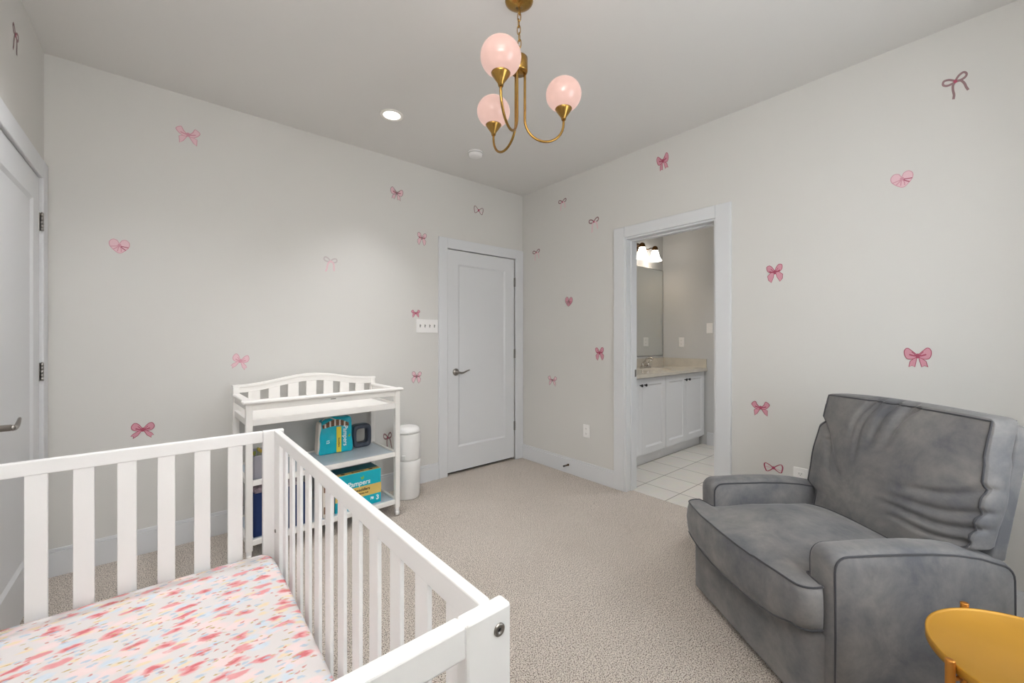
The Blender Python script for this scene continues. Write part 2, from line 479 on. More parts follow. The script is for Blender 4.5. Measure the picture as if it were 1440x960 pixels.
def door_slab(w, z0, z1, M, rail=.115, top=.125, bot=.22, th=.035):
    """single-panel door; local x 0..w, face towards -y at y = 0"""
    mb = MB(); b = bmesh.new()
    o_ = [(0, z0), (w, z0), (w, z1), (0, z1)]
    i1 = [(rail, z0+bot), (w-rail, z0+bot), (w-rail, z1-top), (rail, z1-top)]
    g = .016
    i2 = [(rail+g, z0+bot+g), (w-rail-g, z0+bot+g), (w-rail-g, z1-top-g), (rail+g, z1-top-g)]
    V = [[b.verts.new((x, y, z)) for x, z in ring] for ring, y in ((o_, 0), (i1, 0), (i2, .009), (o_, th))]
    for A, B in ((V[0], V[1]), (V[1], V[2])):
        for k in range(4): b.faces.new((A[k], A[(k+1) % 4], B[(k+1) % 4], B[k]))
    b.faces.new(V[2])
    for k in range(4): b.faces.new((V[0][k], V[3][k], V[3][(k+1) % 4], V[0][(k+1) % 4]))
    b.faces.new(V[3][::-1])
    mb.merge(b, 0, M, smooth=False)
    return mb

def lever(M, sgn=1):
    """rose and curved lever; local x along the door, -y out of the door"""
    mb = MB()
    mb.lathe([(0, 0), (.033, 0), (.033, .004), (.029, .010), (.016, .013), (.012, .016), (.012, .045), (.0, .046)], 28, M=M @ RX(PI/2))
    pts, rs = [], []
    for k in range(15):
        t = k/14
        pts.append(M @ Vector((sgn*(.004+.118*t), -.045-.004*math.sin(t*PI), -.006*math.sin(t*PI*1.0)+.016*t*t+.004*math.sin(t*2*PI)*-1)))
        rs.append(.0095*(1-.55*t)+.001)
    mb.tube(pts, rs, 10)
    return mb

def hinge(M):
    mb = MB()
    mb.box((-.012, -.002, -.045), (.012, .001, .045), .0005, M=M)
    for k in range(5):
        mb.tube([M @ Vector((0, -.009, -.045+.018*k+.0008)), M @ Vector((0, -.009, -.045+.018*(k+1)-.0008))], .0065, 10)
    mb.tube([M @ Vector((0, -.009, .045)), M @ Vector((0, -.009, .049))], 0.0038, 8)
    return mb

# door_1: north wall, closed
NF = NY-.004
d1 = structure(build(door_slab(.792, .028, 2.058, T(1.957, NF, 0)), 'door_1', M_DOOR, weld=False))
hl = build(lever(T(2.045, NF, .94)), 'door_handle', M_NICKEL, d1); hl['label'] = 'satin nickel lever handle'
for z in (.35, 1.092, 1.826):
    build(hinge(T(2.757, NF, z)), 'hinge', M_HINGE, d1)
# dark sheet stands in for the shade in the gaps around the door
structure(build(MB().box((ND0, NY+.05, 0), (ND1, NY+.06, NDZ)), 'door_gap_shade', M_DARK))
# door_2: west wall, closed (faces +x)
WF = WX+.004
MW = T(WF, WD0+.006, 0) @ RZ(PI/2)
d2 = structure(build(door_slab(.808, .02, 2.05, MW), 'door_2', M_DOOR))
hl = build(lever(T(WF, 2.345, .925) @ RZ(PI/2)), 'door_handle', M_NICKEL, d2); hl['label'] = 'satin nickel lever handle'
for z in (.35, 1.085, 1.835):
    build(hinge(T(WF, 3.088, z) @ RZ(PI/2)), 'hinge', M_HINGE, d2)
structure(build(MB().box((WX-.08, WD0, 0), (WX-.07, WD1, WDZ)), 'door_gap_shade', M_DARK))  # same dark sheet for the shaded gaps around the west door

# ------------------------------------------------------------------ wall plates and ceiling fittings
def plate_box(mb, w, h, M): mb.box((-w/2, -.006, -h/2), (w/2, 0, h/2), .003, M=M)
def outlet(name, label, M, cat='outlet', group=None):
    t = thing(name, label, cat, M.translation, 0, group)
    Mi = T(*(-M.translation)) @ M
    mb = MB(); plate_box(mb, .072, .117, Mi); build(mb, 'plate', M_PLASTIC, t)
    for dz in (.022, -.022):
        mb = MB(); mb.box((-.017, -.0085, dz-.014), (.017, -.0055, dz+.014), .002, M=Mi)
        s = build(mb, 'socket', M_PLASTIC, t)
        mb = MB()
        for dx in (-.006, .006): mb.box((dx-.0012, -.0092, dz-.002), (dx+.0012, -.0084, dz+.007), M=Mi)
        mb.box((-.002, -.0092, dz-.009), (.002, -.0084, dz-.005), M=Mi)
        build(mb, 'slot', M_SLOT, s)
    return t
FE = lambda y, z, x=EX: T(x, y, z) @ RZ(-PI/2)      # plate on an east wall, facing -x
outlet('wall_outlet', 'white duplex outlet low on the wall between the corner and the bathroom doorway', FE(2.356, .424))
outlet('wall_outlet', 'white outlet low on the wall half hidden behind the grey recliner arm', FE(.745, .43))
outlet('wall_outlet', 'white outlet above the bathroom counter beside the mirror', FE(2.505, 1.20, BX))

def switch(label, M, gangs, cat='light switch'):
    t = thing('switch_plate', label, cat, M.translation)
    Mi = T(*(-M.translation)) @ M
    w = .072+.046*(gangs-1)
    mb = MB(); plate_box(mb, w, .117, Mi); build(mb, 'plate', M_PLASTIC, t)
    for k in range(gangs):
        x = (k-(gangs-1)/2)*.046
        mb = MB(); mb.box((x-.005, -.0075, -.013), (x+.005, -.0058, .013), .0008, M=Mi)
        mb.box((x-.004, -.017, 0.0), (x+.004, -.006, .008), .001, M=Mi)
        build(mb, 'toggle', M_SLOT if gangs > 1 else M_PLASTIC, t)
    return t
switch('wide white four-toggle switch plate on the wall left of the closed door', T(1.752, NY, 1.358), 4)
switch('single white switch plate on the bathroom wall by the doorway edge', FE(2.163, 1.365, BX), 1)

# door stop on the baseboard
t = thing('door_stop', 'small dark spring door stop sticking out of the baseboard', 'door stop', (EX-BT, 2.558, .08))
mb = MB(); pts = []
for k in range(61):
    a = k/60*2*PI*6; pts.append((-.004-.05*k/60, .0055*math.cos(a), .0055*math.sin(a)))
mb.tube(pts, .0016, 6); build(mb, 'spring', M_BRONZE, t)
build(MB().tube([(-.054, 0, 0), (-.068, 0, 0)], .008, 12), 'tip', M_BLACK, t)
build(MB().tube([(0, 0, 0), (-.006, 0, 0)], .010, 12), 'base', M_BRONZE, t)

# recessed light
t = thing('recessed_light', 'round lit recessed downlight in the ceiling', 'ceiling light', (1.16, 2.61, H))
build(MB().lathe([(.056, -.003), (.070, -.006), (.076, -.003), (.077, 0), (.056, 0), (.050, -.001)], 40), 'trim_ring', M_CANTRIM, t)
build(MB().lathe([(0, -.0022), (.056, -.0022), (.056, -.0005), (0, -.0005)], 40), 'lens', M_CAN, t)
t = thing('recessed_light', 'added unseen round fill downlight in the ceiling by the crib', 'ceiling light', (.06, 2.15, H))  # out-of-view downlight added to brighten the left wall
build(MB().lathe([(.056, -.003), (.070, -.006), (.076, -.003), (.077, 0), (.056, 0), (.050, -.001)], 40), 'trim_ring', M_CANTRIM, t)
build(MB().lathe([(0, -.0022), (.056, -.0022), (.056, -.0005), (0, -.0005)], 40), 'lens', M_CAN, t)
# smoke detector
t = thing('smoke_detector', 'small round white smoke detector on the ceiling', 'smoke detector', (1.905, 2.70, H))
build(MB().lathe([(.0, -.036), (.040, -.036), (.052, -.030), (.056, -.018), (.058, -.012), (.060, -.010), (.060, 0), (0, 0)], 40), 'body', M_PLASTIC, t)
build(MB().lathe([(.0585, -.0165), (.0592, -.0160), (.0592, -.013), (.0585, -.0125)], 40), 'vent_slot', M_SLOT, t)

# ------------------------------------------------------------------ chandelier
CX, CY, GZ = 1.196, 1.362, 2.358
ch = thing('chandelier', 'brass chandelier with three pink globes hanging on a chain', 'chandelier', (CX, CY, 0))
build(MB().lathe([(0, H-.026), (.007, H-.026), (.009, H-.021), (.030, H-.019), (.050, H-.012), (.061, H-.004), (.062, H-.0005), (0, H-.0005)], 40), 'canopy', M_BRASS, ch)
zt, zb = H-.026, 2.512
nl = 7; step = (zt-zb)/nl
for k in range(nl):
    zc = zb+step*(k+.5)
    lh, lw = step*.66, .0075
    pts = []
    for j in range(20):
        a = 2*PI*j/20
        pts.append((math.copysign(abs(math.cos(a))**.7, math.cos(a))*lw, 0, math.sin(a)*lh))
    Mk = T(math.sin(k*1.3)*.0025, 0, zc) @ RZ((k % 2)*PI/2+.5)
    build(MB().tube(pts, .0021, 8, M=Mk, closed=True), 'chain_link', M_BRASS, ch)
build(MB().lathe([(0, 2.516), (.006, 2.516), (.008, 2.502), (.033, 2.496), (.038, 2.490), (.038, 2.432), (.035, 2.426), (0, 2.426)], 36), 'hub', M_BRASS, ch)
for deg, rad in ((-149.9, .224), (-29.6, .205), (84, .215)):
    a = R(deg); u = Vector((math.cos(a), math.sin(a), 0))
    r0 = .026; r1 = rad; c_ = (r0+r1)/2; q = (r1-r0)/2; zl = 2.222
    pts = [u*r0+Vector((0, 0, 2.44-(2.44-zl)*k/6)) for k in range(7)]
    for k in range(1, 17):
        b_ = PI+PI*k/16
        pts.append(u*(c_+q*math.cos(b_))+Vector((0, 0, zl+q*math.sin(b_))))
    pts.append(u*r1+Vector((0, 0, 2.246)))
    build(MB().tube(pts, .0056, 12), 'arm', M_BRASS, ch)
    Mg = T(u.x*r1, u.y*r1, 0)
    build(MB().lathe([(0, 2.238), (.010, 2.238), (.012, 2.249), (.014, 2.252), (.035, 2.282), (.0385, 2.2885), (.036, 2.291), (.030, 2.284), (0, 2.282)], 32, M=Mg), 'cup', M_BRASS, ch)
    gb = MB(); pr = []
    for k in range(0, 25):
        th = -PI/2+PI*k/24
        pr.append((max(0, .080*math.cos(th)), 2.3525+.0735*math.sin(th)))
    gb.lathe(pr, 48, M=Mg); build(gb, 'globe_shade', M_GLOBE, ch)['label'] = 'pink opal glass globe'

# ------------------------------------------------------------------ crib
K = .9
X1, X0 = .358, -.43            # outer faces of the two long sides
Y0, Y1 = .424, 1.824
cr = thing('crib', 'white slatted wooden crib with a floral mattress sheet inside', 'crib', ((X0+X1)/2, (Y0+Y1)/2, 0))
SH = ((X0+X1)/2, (Y0+Y1)/2, 0)
def cp(mb, name, m=M_CRIB, par=None):
    return build(mb, name, m, par or cr, SH)
PW, ET = .072, .024
for (ya, yb, near) in ((Y0, Y0+ET, True), (Y1-ET, Y1, False)):
    for xa in (X0, X1-PW):
        pst = cp(MB().box((xa, ya, 0), (xa+PW, yb, K), .004), 'post')
    cp(MB().box((X0+PW+.0006, ya, K-.042), (X1-PW-.0006, yb, K-.0005), .003), 'top_rail')
    cp(MB().box((X0+PW, ya+.002, .22), (X1-PW, yb-.002, .30), .002), 'bottom_rail')
    for k in range(6):
        xs = -.308+.0968*k
        cp(MB().box((xs, ya+.005, .29), (xs+.046, yb-.005, K-.040), .002), 'slat')
for xi, xo in ((.323, .341), (X0+.017, X0+.035)):
    ya, yb = Y0+ET+.0005, Y1-ET-.0005
    cp(MB().box((xi, ya, K-.042), (xo, yb, K), .003), 'top_rail')
    cp(MB().box((xi, ya, .20), (xo, yb, .26), .003), 'bottom_rail')
    for y in (ya, yb-.088):
        cp(MB().box((xi+.0005, y, .25), (xo-.0005, y+.088, K-.038), .002), 'stile')
    for k in range(11):
        y = .536+.0567+.1017*k
        xs = xi+.001 if xi > 0 else xo-.010
        cp(MB().box((xs, y, .25), (xs+.009, y+.045, K-.040), .002), 'slat')
def bolt(x, y, z, d, r=.0085):
    M = T(x, y, z) @ ALIGN(d)
    mb = MB().lathe([(0, .0008), (r*.35, .0008), (r*.4, .0026), (r*.8, .0030), (r, .0018), (r, -.002), (0, -.002)], 20, M=M)
    mb.lathe([(0, .0009), (r*.34, .0009), (r*.34, .0003), (0, .0003)], 6, mi=1, M=M)
    cp(mb, 'bolt', [M_STEEL, M_BLACK])
for xb in (.337, X0+.021):
    bolt(xb, Y0, .872, (0, -1, 0)); bolt(xb, Y1, .872, (0, 1, 0))
    bolt(xb, Y0, .30, (0, -1, 0)); bolt(xb, Y1, .30, (0, 1, 0))
bolt(.3232, 1.775, .52, (-1, 0, 0), .007)
cp(MB().box((X0+.035, Y0+ET, .285), (.323, Y1-ET, .315), .003), 'mattress_support')
mt = thing('crib_mattress', 'crib mattress in a white fitted sheet with pink, blue and yellow floral print', 'mattress', SH)
mxc, myc = (-.395+.312)/2, (Y0+Y1)/2
def mfn(u, v, w):
    x = u*.3515; y = v*(.5*(Y1-Y0)-.034)
    z = .383+w*.066
    if w > .5: z += .014*(1-u**2)*(1-v**2) + .004*noise.noise(Vector((x*4, y*4, 1)))
    return (mxc+x-SH[0], myc+y-SH[1], z)
mm = MB().softbox(22, mfn, e=.12); build(mm, 'sheet', M_FLORAL, mt)

# ------------------------------------------------------------------ changing table
TA = (1.256, 2.743, 0); TR = R(2.0)
tb = thing('changing_table', 'white changing table with two open shelves and a slatted arched back', 'changing table', TA, TR)
LW = .017
TD = .415
TL = -.895
for x in (TL, 0):
    for y in (0, TD):
        top = .886 if y == 0 else .945
        lg = build(MB().box((x-LW, y-LW, .058), (x+LW, y+LW, top), .003), 'leg', M_TABLE, tb)
        wm = MB(); wm.box((x-.013, y-.013, .036), (x+.013, y+.013, .0575), .003)
        wm.tube([(x-.011, y, .0205), (x+.011, y, .0205)], .020, 18)
        build(wm, 'caster', M_PLASTIC, lg)
# cap rails (rounded)
def cap(pts_lo, pts_hi): return MB().box(pts_lo, pts_hi, .008, seg=3)
build(cap((TL-.036, -.036, .884), (.036, .022, .904)), 'top_rail', M_TABLE, tb)
for x in (TL, 0):
    build(cap((x-.022, .020, .884), (x+.022, TD-LW, .902)), 'top_rail', M_TABLE, tb)
    build(MB().box((x-.010, LW, .846), (x+.010, TD-LW, .885), .002), 'upper_rail', M_TABLE, tb)
    build(MB().box((x-.010, LW, .758), (x+.010, TD-LW, .797), .002), 'apron', M_TABLE, tb)
build(MB().box((TL+LW, -.010, .846), (-LW, .010, .885), .002), 'upper_rail', M_TABLE, tb)
build(MB().box((TL+LW, -.012, .758), (-LW, .010, .797), .003), 'apron', M_TABLE, tb)
build(MB().box((TL+LW, .010, .770), (-LW, TD-.012, .785), .001), 'tray_floor', M_TABLE, tb)
build(MB().box((-.455, -.0115, .866), (-.423, -.0098, .872), .0005), 'badge', M_SLOT, tb)['label'] = 'small grey maker badge'
# arched back
def crest(x):      # x in TL..0
    t = (x-TL)/(-TL)
    return .940+.050*(0.5-0.5*math.cos(2*PI*t))**1.15
N = 40
xs = [TL-.02+(-TL+.04)*k/N for k in range(N+1)]
def arch(z0f, z1f, y0, y1, mb):
    poly = [(x, z1f(max(TL, min(0, x)))) for x in xs]+[(x, z0f(max(TL, min(0, x)))) for x in xs[::-1]]
    mb.prism(poly, y0, y1, axis=1, bev=.003)
bp = MB(); arch(lambda x: crest(x)-.036, lambda x: crest(x), TD-.010, TD+.010, bp)
bp.box((TL+LW, TD-.010, .80), (-LW, TD+.010, .842), .002)
bp.box((TL+LW, TD-.010, .725), (-LW, TD+.010, .801), .002)
build(bp, 'back_panel', M_TABLE, tb)
bc = MB(); arch(lambda x: crest(x)-.001, lambda x: crest(x)+.016, TD-.018, TD+.018, bc)
build(bc, 'crest_rail', M_TABLE, tb)
gap, sl = .050, (.895-.034-8*.050)/7
for k in range(7):
    xa = TL+LW+gap+(gap+sl)*k
    build(MB().box((xa, TD-.008, .835), (xa+sl, TD+.008, crest(xa+sl/2)-.03), .001), 'slat', M_TABLE, tb)
for z0 in (.42, .085):
    fr = MB()
    fr.box((TL+LW, -.012, z0), (-LW, .010, z0+.030), .003)
    fr.box((TL+LW, TD-.010, z0), (-LW, TD+.010, z0+.030), .003)
    for x in (TL, 0): fr.box((x-.010, LW, z0), (x+.010, TD-LW, z0+.030), .003)
    sf = build(fr, 'shelf_frame', M_TABLE, tb)
    build(MB().box((TL+.010, .010, z0+.010), (-.010, TD-.010, z0+.022), .001), 'shelf', M_SHELF, sf)
S1, S2 = .442, .107      # shelf surface heights

# ---- things on the shelves
def on_table(x, y): 
    c, s = math.cos(TR), math.sin(TR); return (TA[0]+c*x-s*y, TA[1]+s*x+c*y)
# diaper bag (opened soft pack)
bx, by = .932, 3.055
bg = thing('diaper_pack', 'teal opened diaper pack with a torn corner on the changing table shelf', 'diaper pack', (bx, by, S1), R(-2))
def bfn(u, v, w):
    h = .128; z = h+w*h
    x = u*(.104-.004*w) - (.008*(1-w) if u < 0 else 0)
    yy = v*(.048-.014*max(0, w)**2)
    yy += .006*noise.noise(Vector((x*14, z*14, v)))
    x += .005*noise.noise(Vector((z*16, v*2, 3)))
    if w > .6: z -= .010*abs(math.sin(u*2.2+.4))+.012*max(0, -u)
    return (x, yy, max(0, z))
build(MB().softbox(18, bfn, e=.16), 'wrap', M_TEAL, bg)
dp = MB().softbox(10, lambda u, v, w: (-.108+u*.012-.010*(1-w)*.5, v*.043, .112+w*.110), e=.4)
build(dp, 'diapers', M_PAPER, bg)
fy = -.0505
dm = MB()
dm.box((-.004, fy-.0015, .006), (.028, fy+.004, .185), .001, mi=0)
build(dm, 'band', M_YEL, bg)
def letter(body, size, M, m, par, **k):
    mb = MB(); text(mb, body, size, M, **k); return build(mb, 'lettering', m, par)
D90 = RX(PI/2) @ RZ(-PI/2)
letter('Pampers', .042, T(.055, fy-.002, .118) @ D90, M_WHITEINK, bg, shear=.1, bold=.0006)
letter('Swaddlers', .016, T(.012, fy-.0022, .075) @ D90, M_BROWNINK, bg, bold=.0004)
letter('12', .026, T(-.062, fy-.0022, .088) @ D90, M_WHITEINK, bg, bold=.0006)
build(MB().prism([(.080, .118), (.088, .128), (.090, .110), (.080, .104), (.074, .112)], fy-.002, fy-.0008, axis=1), 'leaf_logo', M_GREENINK, bg)
ph = MB()
for k in range(16):
    t = k/15
    a = (-.088+.16*t, .196+.020*math.sin(t*PI)); w_ = .012+.010*math.sin(t*PI)
    ph.box((a[0]-.007, fy-.003-.001*(k % 3), a[1]-w_), (a[0]+.007, fy+.006, a[1]+w_), .002, mi=k % 3)
build(ph, 'torn_photo', [M_BROWNINK, M_PAPER, M_BROWNINK], bg)
hs = MB()
hs.tube([(-.09, -.02, .235), (-.075, -.03, .252), (-.045, -.034, .254), (-.01, -.035, .236), (.02, -.036, .226)], .0035, 8)
hs.tube([(-.09, -.02, .235), (-.092, -.034, .215), (-.085, -.042, .20)], .0035, 8)
build(hs, 'handle', M_PAPER, bg)

# dark slate square ring
rg = thing('refill_ring', 'dark slate rounded square plastic ring standing beside the teal diaper pack', 'refill ring', (1.125, 3.085, S1), R(4))
def rsq(t, hw, e=.42):
    a = 2*PI*t; c, s = math.cos(a), math.sin(a)
    return (math.copysign(abs(c)**e, c)*hw, math.copysign(abs(s)**e, s)*hw)
def ringfn(u, v):
    seq = [(-.030, .084), (-.036, .078), (-.036, .062), (-.030, .054), (.030, .054), (.036, .060), (.036, .078), (.030, .084), (-.030, .084)]
    k = v*(len(seq)-1); i = min(int(k), len(seq)-2); f = k-i
    yy = seq[i][0]*(1-f)+seq[i+1][0]*f; hw = seq[i][1]*(1-f)+seq[i+1][1]*f
    x, z = rsq(u, hw); return (x*.82, yy, z+.084)
build(MB().grid(ringfn, 64, 16, closed_u=True), 'ring', M_SLATE, rg, weld=True)
build(MB().grid(lambda u, v: (rsq(u, .0845)[0]*.82, -.016+.030*v, rsq(u, .0848)[1]+.0852), 64, 2, closed_u=True), 'film_band', M_SLATEL, rg)

# diaper box
bxw, bxd, bxh = .312, .165, .238
db = thing('diaper_box', 'teal diaper box with a yellow band on the bottom shelf', 'diaper box', (1.002, 2.868, S2), TR)
bb = MB(); bb.box((-bxw/2, -bxd/2, 0), (bxw/2, bxd/2, bxh), .004)
build(bb, 'carton', M_TEAL, db)
f_ = -bxd/2
bd = MB(); bd.box((-bxw/2+.0005, f_-.0008, bxh*.29), (bxw/2+.0006, f_+.002, bxh*.585), .0003)
bd.box((bxw/2-.002, f_+.003, bxh*.29), (bxw/2+.0008, -f_-.003, bxh*.585), .0003)
bd.box((-bxw/2+.004, f_+.001, bxh-.001), (bxw/2-.004, f_+.045, bxh+.0008), .0003)
build(bd, 'band', M_SAND, db)
tp = MB(); tp.box((-bxw/2+.004, f_+.046, bxh-.001), (bxw/2-.004, -f_-.003, bxh+.0008), .0003)
build(tp, 'top_flap', M_TEALD, db)
def onf(x, z, dy=.001): return T(x, f_-dy, z) @ RX(PI/2)
letter('Pampers', .045, onf(.0, bxh*.69), M_WHITEINK, db, shear=.12, bold=.0007)
letter('Swaddlers', .027, onf(.020, bxh*.49, .0016), M_BLACKINK, db, shear=.12, bold=.0004)
letter('Blankie Soft', .014, onf(.030, bxh*.385, .0016), M_BLACKINK, db, bold=.0003)
letter('3', .044, onf(.130, bxh*.16), M_WHITEINK, db, bold=.0014)
letter('78', .024, onf(.090, bxh*.175), M_WHITEINK, db, bold=.0007)
lg = MB(); lg.prism([(.018, .19), (.030, .212), (.034, .196), (.026, .186), (.018, .186), (.010, .203), (.020, .204)], f_-.0016, f_-.0005, axis=1)
build(lg, 'leaf_logo', M_GREENINK, db)
for x in (-.10, .09):
    build(MB().lathe([(0, .002), (.014, .002), (.014, .0), (0, 0)], 20, M=T(x, f_+.024, bxh+.0002) @ Matrix.Diagonal((1, .6, 1, 1))), 'round_print', M_BLACKINK, db)
letter('Swaddlers', .020, T(0, f_+.022, bxh+.001), M_BLACKINK, db, bold=.0004)

# white printed pack before the diaper box
px_, py_ = on_table(-.455, .050)
wp = thing('wipes_pack', 'white and brown printed pack on the bottom shelf behind the crib slats', 'pack', (px_, py_, S2), TR)
build(MB().softbox(8, lambda u, v, w: (u*.036, v*.026, .11+w*.11), e=.25), 'wrap', M_PAPER, wp)
for lo, hi in (((-.030, -.0275, .165), (.030, -.024, .205)), ((-.030, -.0275, .03), (.0, -.024, .075))):
    build(MB().box(lo, hi, .001), 'printed_patch', M_BROWNINK, wp)
# navy bin
nx, ny = on_table(-.725, .16)
nb = thing('storage_bin', 'navy blue fabric bin on the bottom shelf of the changing table', 'storage bin', (nx, ny, S2), TR)
bm_ = MB()
for lo, hi in (((-.14, -.12, 0), (.14, .12, .008)), ((-.14, -.12, .006), (-.132, .12, .25)), ((.132, -.12, .006), (.14, .12, .25)), ((-.133, -.12, .006), (.133, -.112, .25)), ((-.133, .112, .006), (.133, .12, .25))):
    bm_.box(lo, hi, .003)
build(bm_, 'body', M_NAVY, nb)
cl = tag(build(MB().softbox(10, lambda u, v, w: (nx+u*.128, ny+v*.106, S2+.008+.262/2+w*.262/2+(.012*noise.noise(Vector((u*3, v*3, 0))) if w > .5 else 0)), e=.15), 'folded_cloth', M_CLOTH),
         'patterned folded cloth filling the navy blue bin', 'cloth')
# grey bin with sprig on the upper shelf
gx, gy = on_table(-.795, .13)
gb = thing('fabric_bin', 'grey fabric bin on the upper shelf behind the crib corner post', 'storage bin', (gx, gy, S1), TR)
bm_ = MB()
for lo, hi in (((-.075, -.10, 0), (.075, .10, .008)), ((-.075, -.10, .006), (-.068, .10, .135)), ((.068, -.10, .006), (.075, .10, .135)), ((-.069, -.10, .006), (.069, -.093, .135)), ((-.069, .093, .006), (.069, .10, .135))):
    bm_.box(lo, hi, .003)
build(bm_, 'body', M_GREYFAB, gb)
sp = thing('artificial_sprig', 'small green and yellow flower sprig standing in the grey fabric bin', 'flower sprig', (gx-.045, gy-.085+.012, S1+.008))
for k in range(5):
    a = k*1.3; tip = (.018*math.cos(a), .010*math.sin(a)+.004, .145+.012*math.sin(k*2))
    build(MB().tube([(0, 0, 0), (tip[0]*.4, tip[1]*.4, .08), tip], .0014, 6), 'stem', M_LEAF, sp)
    build(MB().softbox(3, lambda u, v, w: (tip[0]+u*.007, tip[1]+v*.003, tip[2]+w*.011), e=.9), 'leaf' if k % 2 else 'flower', M_LEAF if k % 2 else M_FLOWER, sp)

# ------------------------------------------------------------------ diaper pail
dpx, dpy = 1.470, 3.02
pl = thing('diaper_pail', 'tall white plastic diaper pail standing beside the changing table', 'diaper pail', (dpx, dpy, 0), R(-40))
def prof(seq): return seq
build(MB().lathe([(0, 0), (.088, 0), (.094, .006), (.098, .02), (.103, .25), (.1035, .298), (.100, .300), (0, .300)], 48), 'base', M_PLASTIC, pl)
build(MB().lathe([(0, .302), (.100, .302), (.1035, .304), (.104, .32), (.101, .49), (.098, .502), (.094, .506), (0, .506)], 48), 'body', M_PLASTIC, pl)
build(MB().lathe([(0, .508), (.094, .508), (.099, .511), (.0995, .522), (.094, .540), (.080, .552), (.05, .557), (0, .558)], 48), 'lid', M_PLASTIC, pl)
build(MB().box((-.016, -.112, .318), (.016, -.100, .350), .004), 'latch', M_PLASTIC, pl)
build(MB().box((-.040, -.104, .512), (.040, -.088, .524), .004), 'lid_lip', M_PLASTIC, pl)

# ------------------------------------------------------------------ recliner
r_ = Vector((.763, -.647)); f__ = Vector((.647, .763))
o2 = r_*.95+f__*2.06
rc = thing('recliner', 'grey velvet recliner armchair with dark piping', 'armchair', (o2.x, o2.y, 0), R(-125.3))
CW = .76
def cpart(mb, name, m=M_VELVET, par=None): return build(mb, name, m, par or rc)
def wr(p, s, a): return a*noise.noise(Vector(p)*s)
# base with footrest front
def basefn(u, v, w):
    x = .371+u*.362; z = .165+w*.135
    y = .30+v*.35
    if v < -.5: y -= .006*(1-u*u)*(1-w*w)
    if v < 0 : y += .004*wr((x, z, 2), 6, 1)
    return (x, y, z)
cpart(MB().softbox(20, basefn, e=.10), 'base')
cpart(MB().box((.03, .0, .004), (.73, .62, .06), .01), 'base_gap_shade', M_DARK)  # dark block stands in for the shadow under the base
# arms
def armprof(n=1):
    P = [(.0, .035)]
    P += [(.0, .30), (.0, .515)]
    for k in range(1, 6):
        a = PI-PI/2*k/5; P.append((.045+.045*math.cos(a), .520+.045*math.sin(a)))
    P += [(.15, .567), (.25, .568), (.35, .565), (.45, .555), (.54, .538), (.60, .518)]
    for k in range(1, 6):
        a = PI/2*(1-k/5)*.9; P.append((.60+.068*math.cos(a)*1.0, .455+.060*math.sin(a)))
    P += [(.670, .40), (.670, .20), (.665, .035)]
    return P
AP = armprof()
for x0, x1, outer in ((0, .098, 0), (.662, .760, 1)):
    mb = MB()
    b = bmesh.new(); n = len(AP); rows = 13
    cyy = sum(p[0] for p in AP)/n; czz = .30
    def off(t):   # rounding across the width
        q = 2*t-1
        return .016*abs(q)**5
    V = []
    for i in range(rows):
        t = i/(rows-1); d = off(t); x = x0+(x1-x0)*t
        row = []
        for (y, z) in AP:
            vv = Vector((y-.335, z-.30)); s_ = 1-d/max(.1, vv.length)
            row.append(b.verts.new((x+.003*wr((y, z, x), 7, 1), .335+vv.x*s_, max(.02, .30+vv.y*s_)+.004*(1-(2*t-1)**2))))
        V.append(row)
    for i in range(rows-1):
        for k in range(n):
            b.faces.new((V[i][k], V[i][(k+1) % n], V[i+1][(k+1) % n], V[i+1][k]))
    for row, xx, s_ in ((V[0], x0, -1), (V[-1], x1, 1)):       # puffy side faces
        prev = row
        for q in (.8, .55, .3):
            ring = []
            for v in row:
                y = .335+(v.co.y-.335)*q; z = .30+(v.co.z-.30)*q
                ring.append(b.verts.new((xx+s_*.008*(1-q**2), y, z)))
            for k in range(n): b.faces.new((prev[k], prev[(k+1) % n], ring[(k+1) % n], ring[k]))
            prev = ring
        c = b.verts.new((xx+s_*.008, .335, .30))
        for k in range(n): b.faces.new((prev[k], prev[(k+1) % n], c))
    for f in b.faces: f.smooth = True
    mb.merge(b)
    arm = cpart(mb, 'armrest')
    for xx in (x0+.001, x1-.001):
        pts = []
        for (y, z) in AP:
            vv = Vector((y-.335, z-.30)); s_ = 1-.014/max(.1, vv.length)
            pts.append((xx, .335+vv.x*s_, max(.02, .30+vv.y*s_)))
        cpart(MB().tube(pts, 0.0038, 8), 'piping', M_PIPING, arm)

# seat cushion (T shape)
def smooth(a, b, x):
    t = max(0, min(1, (x-a)/(b-a))); return t*t*(3-2*t)
def seat_half(y):
    if y < -.035:
        t = (y+.085)/.05
        return .366-.042*(1-math.sqrt(max(0, 1-(1-max(0, t))**2)))
    return .366-(.366-.281)*smooth(-.012, .004, y)
def front_bow(s): return -.028*(1-abs(s)**2.2)
ys = [-.085, -.080, -.072, -.060, -.045, -.03, -.016, -.011, -.007, -.003, .001, .006, .02]+[.02+.46*k/14 for k in range(1, 15)]
def seat_pt(s, y, top):
    x = .373+s*seat_half(y)
    yy = y+front_bow(s)*smooth(.12, -.085, y)
    if top:
        t = (y+.085)/.55
        cr_ = .062*(1-abs(s)**2.6)*(smooth(-.10, .18, y))*(1-.55*smooth(.25, .5, y))
        z = .447+cr_+.004*wr((x, yy, 4), 9, 1)
        if s > .5 and y < .1: z += .004
    else:
        z = .300-.020*(1-abs(s)**2)*smooth(.1, -.085, y)
        if s > .7 and y < 0: z += .012*smooth(.75, 1.0, s)
    return Vector((x, yy, z))
NS = 30
b = bmesh.new()
Tg = [[b.verts.new(seat_pt(-1+2*i/NS, y, True)) for i in range(NS+1)] for y in ys]
Bg = [[b.verts.new(seat_pt(-1+2*i/NS, y, False)) for i in range(NS+1)] for y in ys]
